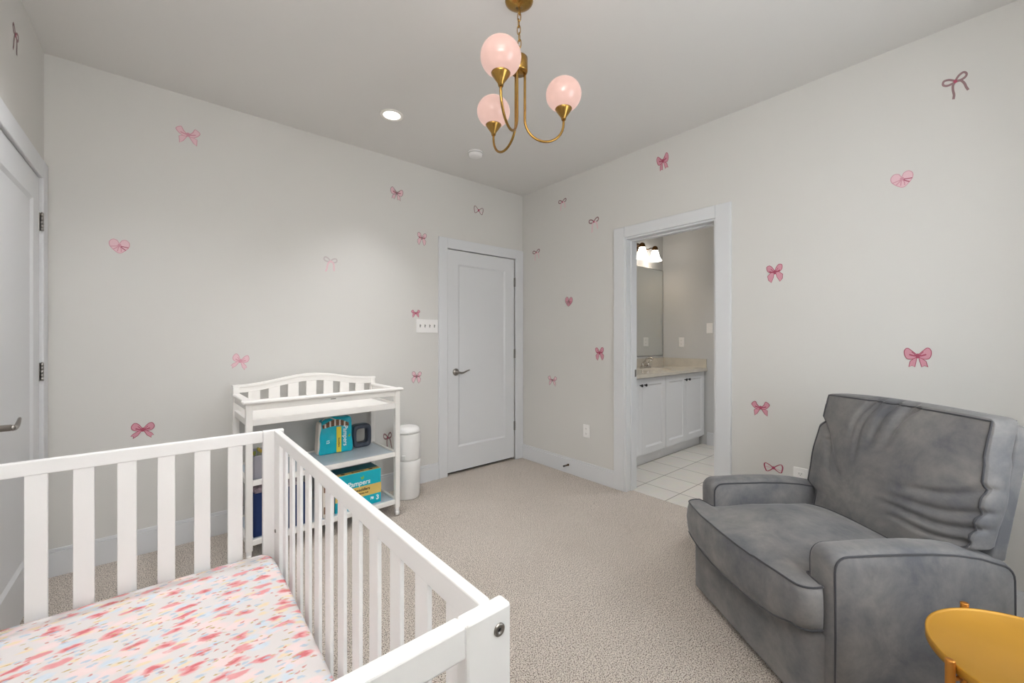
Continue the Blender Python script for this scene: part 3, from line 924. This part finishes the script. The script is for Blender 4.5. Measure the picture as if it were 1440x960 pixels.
for G in (Tg, Bg):
    for j in range(len(ys)-1):
        for i in range(NS): b.faces.new((G[j][i], G[j][i+1], G[j+1][i+1], G[j+1][i]))
def rim(G): return G[0]+[r[-1] for r in G[1:]]+G[-1][-2::-1]+[r[0] for r in G[-2:0:-1]]
rt, rb = rim(Tg), rim(Bg)
n = len(rt); prev = rt
cen = Vector((.378, .2, .37))
for q in (.2, .5, .8):
    ring = []
    for vt, vb in zip(rt, rb):
        p = vt.co.lerp(vb.co, q); d = Vector((p.x-cen.x, p.y-cen.y, 0)).normalized()
        bul = .012*math.sin(PI*q) if p.y < .0 else 0
        ring.append(b.verts.new(p+d*bul))
    for k in range(n): b.faces.new((prev[k], prev[(k+1) % n], ring[(k+1) % n], ring[k]))
    prev = ring
for k in range(n): b.faces.new((prev[k], prev[(k+1) % n], rb[(k+1) % n], rb[k]))
ptop = [v.co.copy() for v in rt]; pbot = [v.co.copy() for v in rb]
for f in b.faces: f.smooth = True
seat = cpart(MB().merge(b), 'seat_cushion')
cpart(MB().tube(ptop, 0.0038, 8, closed=True), 'piping', M_PIPING, seat)
cpart(MB().tube(pbot, 0.0038, 8, closed=True), 'piping', M_PIPING, seat)

# back cushion: plane y = .48 + .24 (z - .41)
def byz(z): return .478+.245*(z-.41)
BZ0, BZ1 = .425, .985
def bhalf(z):
    lo = .275; hi = .338
    h = lo+(hi-lo)*smooth(.520, .556, z)
    return h+.010*math.exp(-((z-.70)/.08)**2)-.006*smooth(.82, .86, z)
bcx = .402
creases = [(-.30, 1.0, -.42, .35, .04), (-.22, 1.0, -.30, .10, .035), (.02, .98, -.16, .35, .04), (.22, 1.0, .0, .30, .04), (.28, .95, .06, .65, .035), (1.0, .15, .3, -.15, .05), (1.0, -.12, .25, -.30, .045), (1.0, -.32, .15, -.42, .04), (-1.0, .5, -.4, -.2, .05), (-.8, .2, -.5, -.35, .04), (.95, -.5, .3, -.55, .035)]
def crease(u, w):
    h = 0
    for x0, z0, x1, z1, wd in creases:
        dx, dz = x1-x0, z1-z0; L2 = dx*dx+dz*dz
        t = max(0, min(1, ((u-x0)*dx+(w-z0)*dz)/L2))
        ex, ez = x0+dx*t-u, z0+dz*t-w
        ex += .05*math.sin(t*5+x0*3)*(dz); ez -= .05*math.sin(t*5+x0*3)*dx
        d2 = (ex*ex+ez*ez)/(wd*wd)
        h += (1-t*.85)*math.exp(-d2)*(1-.2*d2)
    return h
def backfn(u, v, w):
    z = (BZ0+BZ1)/2+w*(BZ1-BZ0)/2
    x = bcx+u*bhalf(z)
    ymid = byz(z)+.048
    puff = (1-abs(u)**2.5)*(1-abs(w)**3)
    y = ymid+v*.046
    if v < 0:
        y += -.040*puff*(-v) + .024*crease(u, w)*min(1, -v*1.2) - .006*wr((u*1.5, w*1.5, 3), 1.6, 1)*puff
    if abs(u) > .8:
        x += math.copysign(.014*(1-v*v)*(1-w**4), u)
        x -= math.copysign(.004*(crease(u, w))*(1-v*v), u)
    z += .010*(1-v*v)*(1-u*u)*(1 if w > .8 else 0)
    z -= .006*abs(u)**3*(1 if w > .8 else 0)
    return (x, y, z)
bk = cpart(MB().softbox(84, backfn, e=.07), 'back_cushion')
def backrim(v, q=.965):
    pts = []
    m = 40
    for k in range(m): pts.append((-q+2*q*k/m, q))
    for k in range(m): pts.append((q, q-2*q*k/m))
    for k in range(m): pts.append((q-2*q*k/m, -q))
    for k in range(m): pts.append((-q, -q+2*q*k/m))
    return [Vector(backfn(u*1.008, v, w*1.008)) for u, w in pts]
cpart(MB().tube(backrim(-.985), 0.0038, 8, closed=True), 'piping', M_PIPING, bk)
cpart(MB().tube(backrim(.985), 0.0038, 8, closed=True), 'piping', M_PIPING, bk)
def shellfn(u, v, w):
    z = .62+w*.335
    return (bcx+u*(.340-.065*(1-smooth(.455, .495, z))), byz(z)+.119+v*.026, z)
cpart(MB().softbox(14, shellfn, e=.10), 'back_panel')

# ------------------------------------------------------------------ side table
SZ, SR = .52, .219
st = thing('side_table', 'round gold metal side table in front of the grey recliner', 'side table', (1.514, -.10, 0))
build(MB().lathe([(0, SZ-.006), (SR-.008, SZ-.006), (SR-.0045, SZ-.0015), (SR-.002, SZ), (SR, SZ-.002), (SR, SZ-.020), (SR-.004, SZ-.023), (SR-.010, SZ-.022), (SR-.010, SZ-.012), (0, SZ-.012)], 96), 'tabletop', M_GOLD, st)
for k in range(4):
    a = R(43+90*k)
    M = T((SR+.0085)*math.cos(a), (SR+.0085)*math.sin(a), 0)
    mb = MB().lathe([(0, 0), (.008, 0), (.0088, .002), (.0088, SZ+.006), (.0075, SZ+.008), (0, SZ+.008)], 20, M=M)
    build(mb, 'leg', M_GOLDLEG, st)
    b_ = MB(); b_.tube([((SR-.012)*math.cos(a), (SR-.012)*math.sin(a), SZ-.034), ((SR+.004)*math.cos(a), (SR+.004)*math.sin(a), SZ-.034)], .005, 10)
    b_.tube([((SR-.012)*math.cos(a), (SR-.012)*math.sin(a), SZ-.034), ((SR-.012)*math.cos(a), (SR-.012)*math.sin(a), SZ-.021)], .005, 10)
    build(b_, 'bracket', M_GOLDLEG, st)
ring = [((SR)*math.cos(2*PI*k/64), (SR)*math.sin(2*PI*k/64), .12) for k in range(64)]
build(MB().tube(ring, .006, 8, closed=True), 'stretcher_ring', M_GOLDLEG, st)

# ------------------------------------------------------------------ bathroom
VF, VT = 2.215, .866          # vanity front face, cabinet top
def cab(x0, x1, label):
    t = thing('vanity_cabinet', label, 'bathroom cabinet', ((x0+x1)/2, BN, 0))
    sh = ((x0+x1)/2, BN, 0)
    mb = MB()
    for lo, hi in (((x0+.001, VF+.020, .10), (x0+.019, BN-.002, VT)), ((x1-.019, VF+.020, .10), (x1-.001, BN-.002, VT)), ((x0+.019, VF+.020, .10), (x1-.019, VF+.036, VT)),
                   ((x0+.019, BN-.012, .10), (x1-.019, BN-.002, VT)), ((x0+.019, VF+.036, .10), (x1-.019, BN-.012, .118))):
        mb.box(lo, hi, .001)
    mb.box((x0+.001, VF+.060, 0), (x1-.001, BN-.002, .102), .001)
    build(mb, 'body', M_CAB, t, sh)
    w = (x1-x0-.006)/2
    for k in range(2):
        a = x0+.003+w*k+.0015; b_ = a+w-.003
        dr = door_slab(b_-a, .118, VT-.008, T(a, VF, 0), rail=.062, top=.062, bot=.062, th=.019)
        d = build(dr, 'door', M_CAB, t, sh)
        kx = b_-.035 if k == 0 else a+.035
        build(MB().lathe([(0, 0), (.006, 0), (.005, .012), (.012, .018), (.015, .024), (.012, .030), (0, .032)], 20, M=T(kx, VF, .795) @ RX(PI/2)), 'knob', M_BLACK, d, sh)
    return t
cab(3.97, 4.845, 'white vanity cabinet with two doors next to the bathroom end wall')
cab(3.095, 3.97, 'white vanity cabinet with two doors nearest the bathroom doorway')
cw = thing('vanity_counter', 'beige marble vanity counter with raised backsplash', 'counter', (3.95, BN, VT))
csh = (3.95, BN, VT)
# slab with an oval basin
mb = MB(); b = bmesh.new()
cx_, cy_, ra, rb_ = 4.19, 2.475, .225, .165
x0, x1, y0, y1, zt_ = 3.085, BX-.001, VF-.027, BN-.001, .902
n = 64
def rectpt(a):
    c, s = math.cos(a), math.sin(a)
    tx = ((x1-cx_) if c > 0 else (x0-cx_))/c if abs(c) > 1e-9 else 1e9
    ty = ((y1-cy_) if s > 0 else (y0-cy_))/s if abs(s) > 1e-9 else 1e9
    t = min(tx, ty); return (cx_+c*t, cy_+s*t)
angs = sorted(set([2*PI*k/n for k in range(n)]+[math.atan2(yy-cy_, xx-cx_) % (2*PI) for xx in (x0, x1) for yy in (y0, y1)]))
prev = None
rings = []
rings.append([(*rectpt(a), VT+.0005) for a in angs])
rings.append([(*rectpt(a), zt_) for a in angs])
for k in range(0, 9):
    q = k/8
    r = 1-.75*(1-math.cos(q*PI/2))
    rings.append([(cx_+ra*r*math.cos(a), cy_+rb_*r*math.sin(a), zt_-.11*math.sin(q*PI/2)) for a in angs])
VV = [[b.verts.new(p) for p in rr] for rr in rings]
for A, B in zip(VV, VV[1:]):
    for k in range(len(angs)): b.faces.new((A[k], A[(k+1) % len(angs)], B[(k+1) % len(angs)], B[k]))
b.faces.new(VV[-1])
mb.merge(b, smooth=False)
build(mb, 'countertop', M_COUNTER, cw, csh)
build(MB().box((3.085, BN-.021, zt_-.001), (BX-.001, BN-.001, 1.005), .003), 'backsplash', M_COUNTER, cw, csh)
build(MB().box((BX-.021, VF-.022, zt_-.001), (BX-.001, BN-.0215, 1.005), .003), 'backsplash', M_COUNTER, cw, csh)
# faucet
fc = thing('faucet', 'chrome two-handle faucet behind the bathroom sink', 'faucet', (4.33, 2.672, zt_+.0005))
build(MB().box((-.085, -.026, 0), (.085, .026, .016), .007, seg=3), 'base', M_CHROME, fc)
pts = [(0, 0, .01), (0, 0, .06)]+[(0, -.055+.055*math.cos(a), .075+.045*math.sin(a)) for a in [k*PI/10 for k in range(0, 9)]]
build(MB().tube(pts, [.012, .012]+[.011]*9, 14), 'spout', M_CHROME, fc)
for x in (-.058, .058):
    build(MB().lathe([(0, .012), (.020, .012), (.017, .040), (.013, .055), (.0, .058)], 20, M=T(x, 0, 0)), 'valve', M_CHROME, fc)
    build(MB().tube([(x, 0, .055), (x*1.15, -.02, .075), (x*1.35, -.035, .085)], [.008, .007, .006], 10), 'handle', M_CHROME, fc)
# mirror
mi = thing('wall_mirror', 'frameless wall mirror above the bathroom vanity', 'mirror', (3.97, BN, 1.035))
build(MB().box((-.885, -.006, 0), (.885, -.0008, 1.07), .001), 'glass', M_MIRROR, mi)
ed = MB(); ed.box((.885, -.007, -.001), (.888, -.0005, 1.071)); ed.box((-.888, -.007, 1.07), (.885, -.0005, 1.073)); ed.box((-.888, -.007, -.003), (.885, -.0005, 0))
build(ed, 'edge', M_EDGE, mi)
# vanity light
vl = thing('vanity_light', 'bronze vanity light with bell glass shades above the mirror', 'wall light', (4.21, BN, 2.325))
build(MB().box((-.10, -.022, -.05), (.10, -.0005, .05), .01, seg=3), 'backplate', M_BRONZE, vl)
pts = []
for k in range(41):
    x = -.30+.60*k/40; pts.append((x, -.085+.010*math.cos(x/.2745*2*PI), .018*math.cos(x/.2745*2*PI)-.01))
build(MB().tube(pts, .0075, 10), 'bar', M_BRONZE, vl)
build(MB().tube([(0, -.02, 0), (0, -.078, .008)], .009, 10), 'stem', M_BRONZE, vl)
for x in (-.2745, 0, .2745):
    M = T(x, -.115, 0)
    build(MB().lathe([(0, .028), (.014, .028), (.030, .014), (.036, -.012), (.034, -.028), (.012, -.030), (0, -.030)], 24, M=M), 'socket', M_BRONZE, vl)
    build(MB().lathe([(.034, -.026), (.040, -.05), (.050, -.09), (.062, -.125), (.080, -.150), (.078, -.151), (.059, -.126), (.047, -.09), (.037, -.05), (.030, -.027)], 32, M=M), 'glass_shade', M_SHADE, vl)
    build(MB().lathe([(0, -.03), (.014, -.04), (.022, -.07), (.018, -.09), (0, -.098)], 20, M=M), 'bulb', M_SHADE, vl)

# uplight added as soft fill, out of view in the corner behind the camera
fl = thing('added_fill_uplight', 'added unseen fill uplight on a slim pole in the corner behind the camera', 'added fill light', (-.22, -.25, 0))
build(MB().lathe([(0, 0), (.12, 0), (.12, .012), (.02, .024), (0, .024)], 36), 'base', M_NICKEL, fl)
build(MB().tube([(0, 0, .02), (0, 0, 1.68)], .010, 14), 'pole', M_NICKEL, fl)
build(MB().lathe([(0, 1.66), (.03, 1.665), (.09, 1.70), (.14, 1.76), (.142, 1.76), (.09, 1.695), (.03, 1.658), (0, 1.655)], 40), 'lamp_shade', M_PLASTIC, fl)
build(MB().lathe([(0, 1.665), (.02, 1.67), (.03, 1.70), (.02, 1.73), (0, 1.74)], 20), 'bulb', M_CAN, fl)

# ------------------------------------------------------------------ wall decals
def rot2(p, a): c, s = math.cos(a), math.sin(a); return (p[0]*c-p[1]*s, p[0]*s+p[1]*c)
def blob(pts, n=6):
    """closed smooth outline through control points"""
    out = []; L = len(pts)
    for i in range(L):
        p0, p1, p2, p3 = pts[i-1], pts[i], pts[(i+1) % L], pts[(i+2) % L]
        for k in range(n):
            t = k/n
            out.append(tuple(.5*((2*p1[j])+(-p0[j]+p2[j])*t+(2*p0[j]-5*p1[j]+4*p2[j]-p3[j])*t*t+(-p0[j]+3*p1[j]-3*p2[j]+p3[j])*t**3) for j in (0, 1)))
    return out
def scale2(poly, s, c): return [(c[0]+(x-c[0])*s, c[1]+(y-c[1])*s) for x, y in poly]
def stroke(pts, w):
    L = []; Rr = []
    for i, p in enumerate(pts):
        a, b_ = pts[max(0, i-1)], pts[min(len(pts)-1, i+1)]
        d = Vector((b_[0]-a[0], b_[1]-a[1]));
        if d.length < 1e-9: d = Vector((1, 0))
        d.normalize(); nx_, ny_ = -d.y*w/2, d.x*w/2
        L.append((p[0]+nx_, p[1]+ny_)); Rr.append((p[0]-nx_, p[1]-ny_))
    return L, Rr
def add_stroke(mb, pts, w, layer, mi, M):
    L, Rr = stroke(pts, w)
    for i in range(len(pts)-1):
        mb.prism([L[i], L[i+1], Rr[i+1], Rr[i]], -.0004*layer, -.0004*layer-.0004, axis=1, mi=mi, M=M)
def fill(mb, poly, layer, mi, M):
    # fan of prisms keeps concave outlines clean
    mb.prism(poly, -.0004*layer, -.0004*layer-.0004, axis=1, mi=mi, M=M)
ref = []
def mirror(p): return [(-x, y) for x, y in p]
def catm(pts, n=6):
    out = []
    for i in range(len(pts)-1):
        p0, p1, p2, p3 = pts[max(0, i-1)], pts[i], pts[i+1], pts[min(len(pts)-1, i+2)]
        for k in range(n):
            t = k/n
            out.append(tuple(.5*((2*p1[j])+(-p0[j]+p2[j])*t+(2*p0[j]-5*p1[j]+4*p2[j]-p3[j])*t*t+(-p0[j]+3*p1[j]-3*p2[j]+p3[j])*t**3) for j in (0, 1)))
    out.append(pts[-1]); return out
def decal(style, wall_, u, z0, z1, w, tilt, label, mats):
    """style drawn in a unit box: x -.5..+.5, y -.5..+.5"""
    zc = (z0+z1)/2; h = z1-z0
    if wall_ == 'N': Mw = T(u, NY-.0002, zc)
    elif wall_ == 'E': Mw = T(EX-.0002, u, zc) @ RZ(-PI/2)
    else: Mw = T(WX+.0002, u, zc) @ RZ(PI/2)
    M = Mw @ RY(-R(tilt)) @ Matrix.Diagonal((w, 1, h, 1))
    loc = Mw.translation
    M = T(*(-loc)) @ M
    mb = MB()
    if style == 'string':
        lp = catm([(0, .28), (-.2, .45), (-.42, .5), (-.5, .36), (-.38, .24), (-.15, .22), (0, .26)])
        tl = catm([(0, .26), (-.14, .12), (-.2, -.1), (-.22, -.32), (-.3, -.5)])
        for q in (lp, mirror(lp)): add_stroke(mb, q, .10, 1, 1, M)
        add_stroke(mb, tl, .11, 2, 0, M); add_stroke(mb, mirror(catm([(0, .26), (-.2, .2), (-.3, .0), (-.32, -.2), (-.36, -.38)])), .11, 2, 0, M)
        fill(mb, blob([(-.06, .32), (.06, .32), (.06, .2), (-.06, .2)]), 3, 2, M)
    elif style == 'outline':
        lp = catm([(0, 0), (-.2, .3), (-.42, .5), (-.5, .25), (-.46, -.2), (-.38, -.5), (-.2, -.35), (0, 0)])
        for q in (lp, mirror(lp)): add_stroke(mb, q, .075, 1, 1, M)
        add_stroke(mb, [(-.44, .05), (-.2, .02), (0, 0)], .06, 2, 0, M); add_stroke(mb, [(.44, -.3), (.2, -.12), (0, 0)], .06, 2, 0, M)
        fill(mb, blob([(-.07, .14), (.07, .14), (.07, -.14), (-.07, -.14)]), 3, 2, M)
    elif style == 'heart':
        q = blob([(0, .22), (-.12, .44), (-.32, .5), (-.48, .3), (-.46, 0), (-.26, -.3), (0, -.5), (.26, -.3), (.46, 0), (.48, .3), (.32, .5), (.12, .44)])
        fill(mb, q, 1, 0, M)
        add_stroke(mb, q+[q[0]], .035, 2, 1, M)
        for q in ([(0, .06), (-.2, .0), (-.44, -.04)], [(0, .06), (-.16, -.12), (-.3, -.24)]):
            q = catm(q); add_stroke(mb, q, .055, 3, 1, M); add_stroke(mb, mirror(q), .055, 3, 2, M)
        add_stroke(mb, catm([(0, .06), (-.06, -.15), (-.1, -.36)]), .05, 3, 1, M); add_stroke(mb, catm([(0, .06), (.08, -.15), (.08, -.38)]), .05, 3, 1, M)
        fill(mb, blob([(-.07, .17), (.07, .17), (.07, 0), (-.07, 0)]), 4, 1, M)
    else:
        if style == 'wide':
            lp = blob([(-.02, .1), (-.2, .34), (-.38, .5), (-.5, .36), (-.49, .1), (-.38, -.08), (-.16, -.06)])
            tl = [(-.03, .05), (-.16, -.06), (-.30, -.2), (-.36, -.5), (-.24, -.42), (-.13, -.5), (-.07, -.2)]
        elif style == 'x':
            lp = blob([(-.02, .04), (-.2, .3), (-.3, .5), (-.5, .34), (-.44, .16), (-.28, .0), (-.14, -.04)])
            tl = [(-.02, .02), (-.2, -.02), (-.38, -.1), (-.36, -.5), (-.22, -.36)]
        elif style == 'tall':
            lp = blob([(-.03, .16), (-.12, .36), (-.28, .5), (-.46, .44), (-.44, .22), (-.3, .1), (-.14, .08)])
            tl = [(-.03, .12), (-.24, .08), (-.46, -.1), (-.42, -.34), (-.26, -.5), (-.1, -.2)]
        elif style == 'flutter':
            lp = blob([(-.02, .1), (-.2, .42), (-.38, .5), (-.5, .3), (-.44, .1), (-.2, .0)])
            tl = [(-.02, .06), (-.18, .0), (-.4, -.16), (-.5, -.3), (-.38, -.32), (-.4, -.46), (-.2, -.28)]
        cl_ = (sum(p[0] for p in lp)/len(lp), sum(p[1] for p in lp)/len(lp))
        for f in (lambda q: q, mirror):
            fill(mb, f(tl), 1, 0, M); add_stroke(mb, f(tl+[tl[0]]), .028, 2, 1, M)
            fill(mb, f(lp), 3, 0, M); add_stroke(mb, f(lp+[lp[0]]), .032, 4, 1, M)
            add_stroke(mb, f(catm([(-.04, .08), (-.16, .10), (-.32, .16)])), .07, 5, 2, M)
            add_stroke(mb, f(catm([(-.04, .05), (-.12, .18), (-.22, .3)])), .035, 5, 1, M)
        fill(mb, blob([(-.06, .18), (.06, .18), (.06, -.02), (-.06, -.02)]), 6, 1, M)
    o = build(mb, 'bow_decal' if style != 'heart' else 'heart_decal', mats)
    o.location = loc
    return tag(o, label, 'wall decal', 'ribbon decals on the walls')
PALE = [M_PINK1, M_PINK2, M_PINK2]; ROSE = [M_PINK2, M_PINK3, M_PINK3]; DEEP = [M_PINK2, M_PINK3, M_PINK3]; DUST = [M_PINK1, M_PINK4, M_PINK3]
STR = [M_PINK4, M_PINK4, M_PINK3]; FAINT = [M_PINK1, M_GREY1, M_PINK1]; HEART = [M_PINK1, M_PINK2, M_PINK3]
decal('x', 'N', .112, 2.446, 2.546, .115, 0, 'pink bow decal highest on the left wall near the ceiling, far left', PALE)
decal('wide', 'N', 1.470, 2.40, 2.495, .107, -6, 'dusty pink tilted bow decal high on the wall left of the smoke detector', DUST)
decal('outline', 'N', 2.305, 2.446, 2.512, .105, -4, 'small outlined bow decal without tails above the closed door', DUST)
decal('tall', 'N', 1.701, 2.055, 2.162, .090, -3, 'pink bow decal with broad tails level with the top left corner of the closed door', DUST)
decal('heart', 'N', -.194, 1.735, 1.812, .085, 0, 'pale pink heart-shaped bow decal on the wall left of the changing table', HEART)
decal('string', 'N', .944, 1.745, 1.852, .092, -5, 'faint thin string bow decal on the wall high above the changing table', FAINT)
decal('x', 'N', 1.643, 1.428, 1.494, .080, 2, 'small deep pink bow decal touching the four-toggle switch plate', DEEP)
decal('flutter', 'N', .380, 1.045, 1.145, .090, -12, 'pale pink tilted bow decal just above the changing table back', PALE)
decal('tall', 'N', 1.650, .866, .964, .092, -5, 'dusty pink bow decal on the wall above the diaper pail', DUST)
decal('flutter', 'N', -.096, .668, .760, .100, -3, 'deep rose bow decal just above the crib rail', DEEP)
decal('string', 'N', 1.398, .33, .474, .066, 7, 'brown string bow decal seen behind the changing table shelf', STR)
decal('string', 'E', .118, 2.396, 2.50, .078, 12, 'grey thin string bow decal in the upper right corner of the view', STR)
decal('heart', 'E', .308, 2.022, 2.098, .084, 6, 'pink heart-shaped bow decal on the wall high above the recliner', HEART)
decal('wide', 'E', 1.622, 2.522, 2.637, .092, 8, 'deep rose bow decal above the bathroom doorway', DEEP)
decal('string', 'E', 2.647, 2.462, 2.56, .096, 2, 'small dusty bow decal nearest the ceiling by the room corner', DUST)
decal('string', 'E', 2.273, 2.184, 2.298, .104, 5, 'small dusty bow decal left of the top of the doorway casing', DUST)
decal('string', 'E', 3.002, 2.04, 2.14, .098, 6, 'tiny dusty bow decal on the wall right beside the closed door casing', DUST)
decal('tall', 'E', .879, 1.598, 1.704, .090, 4, 'rose bow decal with broad tails on the wall right of the doorway casing', ROSE)
decal('heart', 'E', 2.567, 1.548, 1.633, .092, -6, 'small dusty heart-shaped bow decal between the closed door and the bathroom doorway', [M_PINK2, M_PINK4, M_PINK3])
decal('tall', 'E', 2.212, 1.060, 1.170, .092, 3, 'deep rose bow decal beside the doorway casing at counter height', ROSE)
decal('x', 'E', 2.778, .790, .884, .115, -2, 'dusty pink bow decal on the wall above the low outlet near the corner', DUST)
decal('wide', 'E', .251, 1.110, 1.205, .095, 2, 'large pink bow decal with long straight tails just above the recliner back', ROSE)
decal('x', 'E', .958, .764, .853, .100, 2, 'rose crossed bow decal between the doorway casing and the recliner back', ROSE)
decal('outline', 'E', .887, .428, .478, .100, 4, 'outlined bow decal low on the wall peeking over the recliner arm', ROSE)
decal('string', 'W', 2.672, 2.45, 2.56, .085, -10, 'brown bow decal on the side wall above the left door', STR)

# ------------------------------------------------------------------ light
LV = dict(S=21, C1=66, C3=58, T=300, B=100, sky=.5)
DAY = (.88, .95, 1.0)
def area(name, loc, rot, sx, sy, e, col=(1, 1, 1)):
    l = bpy.data.lights.new(name, 'AREA'); l.shape = 'RECTANGLE'; l.size = sx; l.size_y = sy; l.energy = e; l.color = col
    o = bpy.data.objects.new(name, l); C.objects.link(o); o.location = loc; o.rotation_euler = rot
    return o
area('window_daylight', ((SW0+SW1)/2, SY-WT-.02, (SWZ0+SWZ1)/2), (R(90), 0, 0), SW1-SW0, SWZ1-SWZ0, LV['S'], DAY)
def spot(name, loc, e, col, size=120):
    l = bpy.data.lights.new(name, 'SPOT'); l.energy = e; l.color = col; l.spot_size = R(size); l.spot_blend = 1.0; l.shadow_soft_size = .06
    o = bpy.data.objects.new(name, l); C.objects.link(o); o.location = loc
    return o
spot('downlight_beam', (1.16, 2.61, H-.012), LV['C1'], (.97, .98, 1), 96)
spot('downlight_beam', (.06, 2.15, H-.012), LV['C3'], (.97, .98, 1))  # fill light of the added downlight by the crib
o = spot('added_uplight_beam', (-.22, -.25, 1.80), LV['T'], (.97, .98, 1), 150); o.rotation_euler = (PI, 0, 0)  # added fill, bounced off the ceiling from the unseen uplight
spot('bathroom_fill_spot', (4.0, 1.25, H-.012), LV['B'], (.97, .98, 1))  # unseen spot added to brighten the bathroom

w = bpy.data.worlds.new('sky'); bpy.context.scene.world = w; w.use_nodes = True
bg_ = w.node_tree.nodes['Background']
bg_.inputs['Color'].default_value = (.92, .96, 1, 1); bg_.inputs['Strength'].default_value = LV['sky']

# ------------------------------------------------------------------ camera
cam = bpy.data.cameras.new('camera'); co = bpy.data.objects.new('camera', cam); C.objects.link(co)
co.location = (0, 0, 1.257)
co.rotation_euler = (PI/2, 0, -math.atan2(576.6, 680))
cam.sensor_width = 36; cam.lens = 576.6/1440*36; cam.shift_y = -5.5/1440; cam.clip_start = .03
sc = bpy.context.scene
sc.camera = co
sc.view_settings.view_transform = 'Standard'
try: sc.view_settings.look = 'None'
except Exception: pass
sc.view_settings.exposure = 0.05; sc.view_settings.gamma = 1.0
sc.view_settings.use_curve_mapping = False
sc.cycles.use_denoising = True
sc.cycles.max_bounces = 10; sc.cycles.diffuse_bounces = 6
